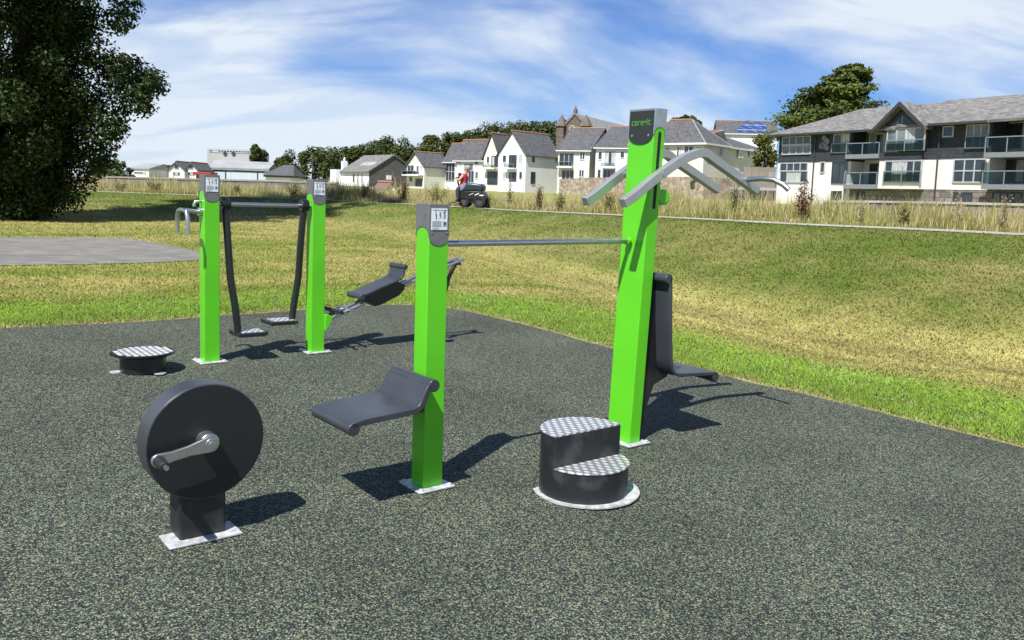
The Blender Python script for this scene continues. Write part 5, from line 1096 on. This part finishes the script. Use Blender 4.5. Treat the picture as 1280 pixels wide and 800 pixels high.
# ------------------------------------------------------------------ light and sky
LX, LY = .2641, .6076; el = math.atan(1/math.hypot(LX, LY))
sun = bpy.data.lights.new('sun', 'SUN'); sun.energy = 5.0; sun.angle = rad_(.53); sun.color = (1, .972, .92); sob = bpy.data.objects.new('sun', sun); COL.objects.link(sob)
sob.rotation_euler = Vector((LX, LY, -1)).to_track_quat('-Z', 'Y').to_euler()
W = bpy.data.worlds.new('World'); SC.world = W; W.use_nodes = True; nt = W.node_tree; N = nt.nodes; L = nt.links; bgn = N['Background']
sky = N.new('ShaderNodeTexSky'); sky.sky_type = 'NISHITA'; sky.sun_disc = False; sky.sun_elevation = el; sky.sun_rotation = math.atan2(-LX, -LY); sky.air_density = 1.0; sky.dust_density = .25; sky.ozone_density = 2.2
tc = N.new('ShaderNodeTexCoord'); sx = N.new('ShaderNodeSeparateXYZ'); L.new(tc.outputs['Generated'], sx.inputs[0])
def math_(op, a, b=None):
    n_ = N.new('ShaderNodeMath'); n_.operation = op
    for i, q in enumerate((a, b)):
        if q is None: continue
        if isinstance(q, (int, float)): n_.inputs[i].default_value = q
        else: L.new(q, n_.inputs[i])
    return n_.outputs[0]
CLX, CLY = 1.7, 6.3
zz = math_('ADD', math_('MAXIMUM', sx.outputs[2], 0.0), .42)
cx = N.new('ShaderNodeCombineXYZ'); L.new(math_('DIVIDE', sx.outputs[0], zz), cx.inputs[0]); L.new(math_('DIVIDE', sx.outputs[1], zz), cx.inputs[1])
def layer(rot, sc_, loc_, nscale, det, rough, dist, lo, hi):
    mp = N.new('ShaderNodeMapping'); mp.inputs['Rotation'].default_value = (0, 0, rad_(rot)); mp.inputs['Scale'].default_value = (*sc_, 1); mp.inputs['Location'].default_value = (*loc_, 0); L.new(cx.outputs[0], mp.inputs[0])
    n1 = N.new('ShaderNodeTexNoise'); n1.inputs['Scale'].default_value = nscale; n1.inputs['Detail'].default_value = det; n1.inputs['Roughness'].default_value = rough; n1.inputs['Distortion'].default_value = dist; L.new(mp.outputs[0], n1.inputs['Vector'])
    r1 = N.new('ShaderNodeMapRange'); r1.interpolation_type = 'SMOOTHSTEP'; r1.inputs[1].default_value = lo; r1.inputs[2].default_value = hi; L.new(n1.outputs[0], r1.inputs[0]); return r1.outputs[0]
big = layer(-25, (.75, 1.0), (CLX, CLY), 1.5, 7, .52, .4, .36, .58)
wisp = layer(-50, (.6, 2.0), (2.2, 5.3), 3.0, 10, .60, .9, .36, .66)
cov = math_('MINIMUM', math_('ADD', math_('MULTIPLY', big, .72), math_('MULTIPLY', wisp, math_('ADD', math_('MULTIPLY', big, .28), .22))), .96)
hi_ = N.new('ShaderNodeMapRange'); hi_.interpolation_type = 'SMOOTHSTEP'; hi_.inputs[1].default_value = .26; hi_.inputs[2].default_value = .6; hi_.inputs[3].default_value = 1; hi_.inputs[4].default_value = .05; L.new(sx.outputs[2], hi_.inputs[0])
tint = N.new('ShaderNodeMix'); tint.data_type = 'RGBA'; tint.blend_type = 'MULTIPLY'; tint.inputs[0].default_value = 1; L.new(sky.outputs[0], tint.inputs[6]); tint.inputs[7].default_value = (.40, .80, 1.46, 1)
mx = N.new('ShaderNodeMix'); mx.data_type = 'RGBA'; L.new(math_('MULTIPLY', math_('ADD', math_('MULTIPLY', cov, .88), .10), hi_.outputs[0]), mx.inputs[0]); L.new(tint.outputs[2], mx.inputs[6]); mx.inputs[7].default_value = (9.8, 10.8, 11.9, 1)
L.new(mx.outputs[2], bgn.inputs[0]); bgn.inputs[1].default_value = .052
SC.render.engine = 'CYCLES'
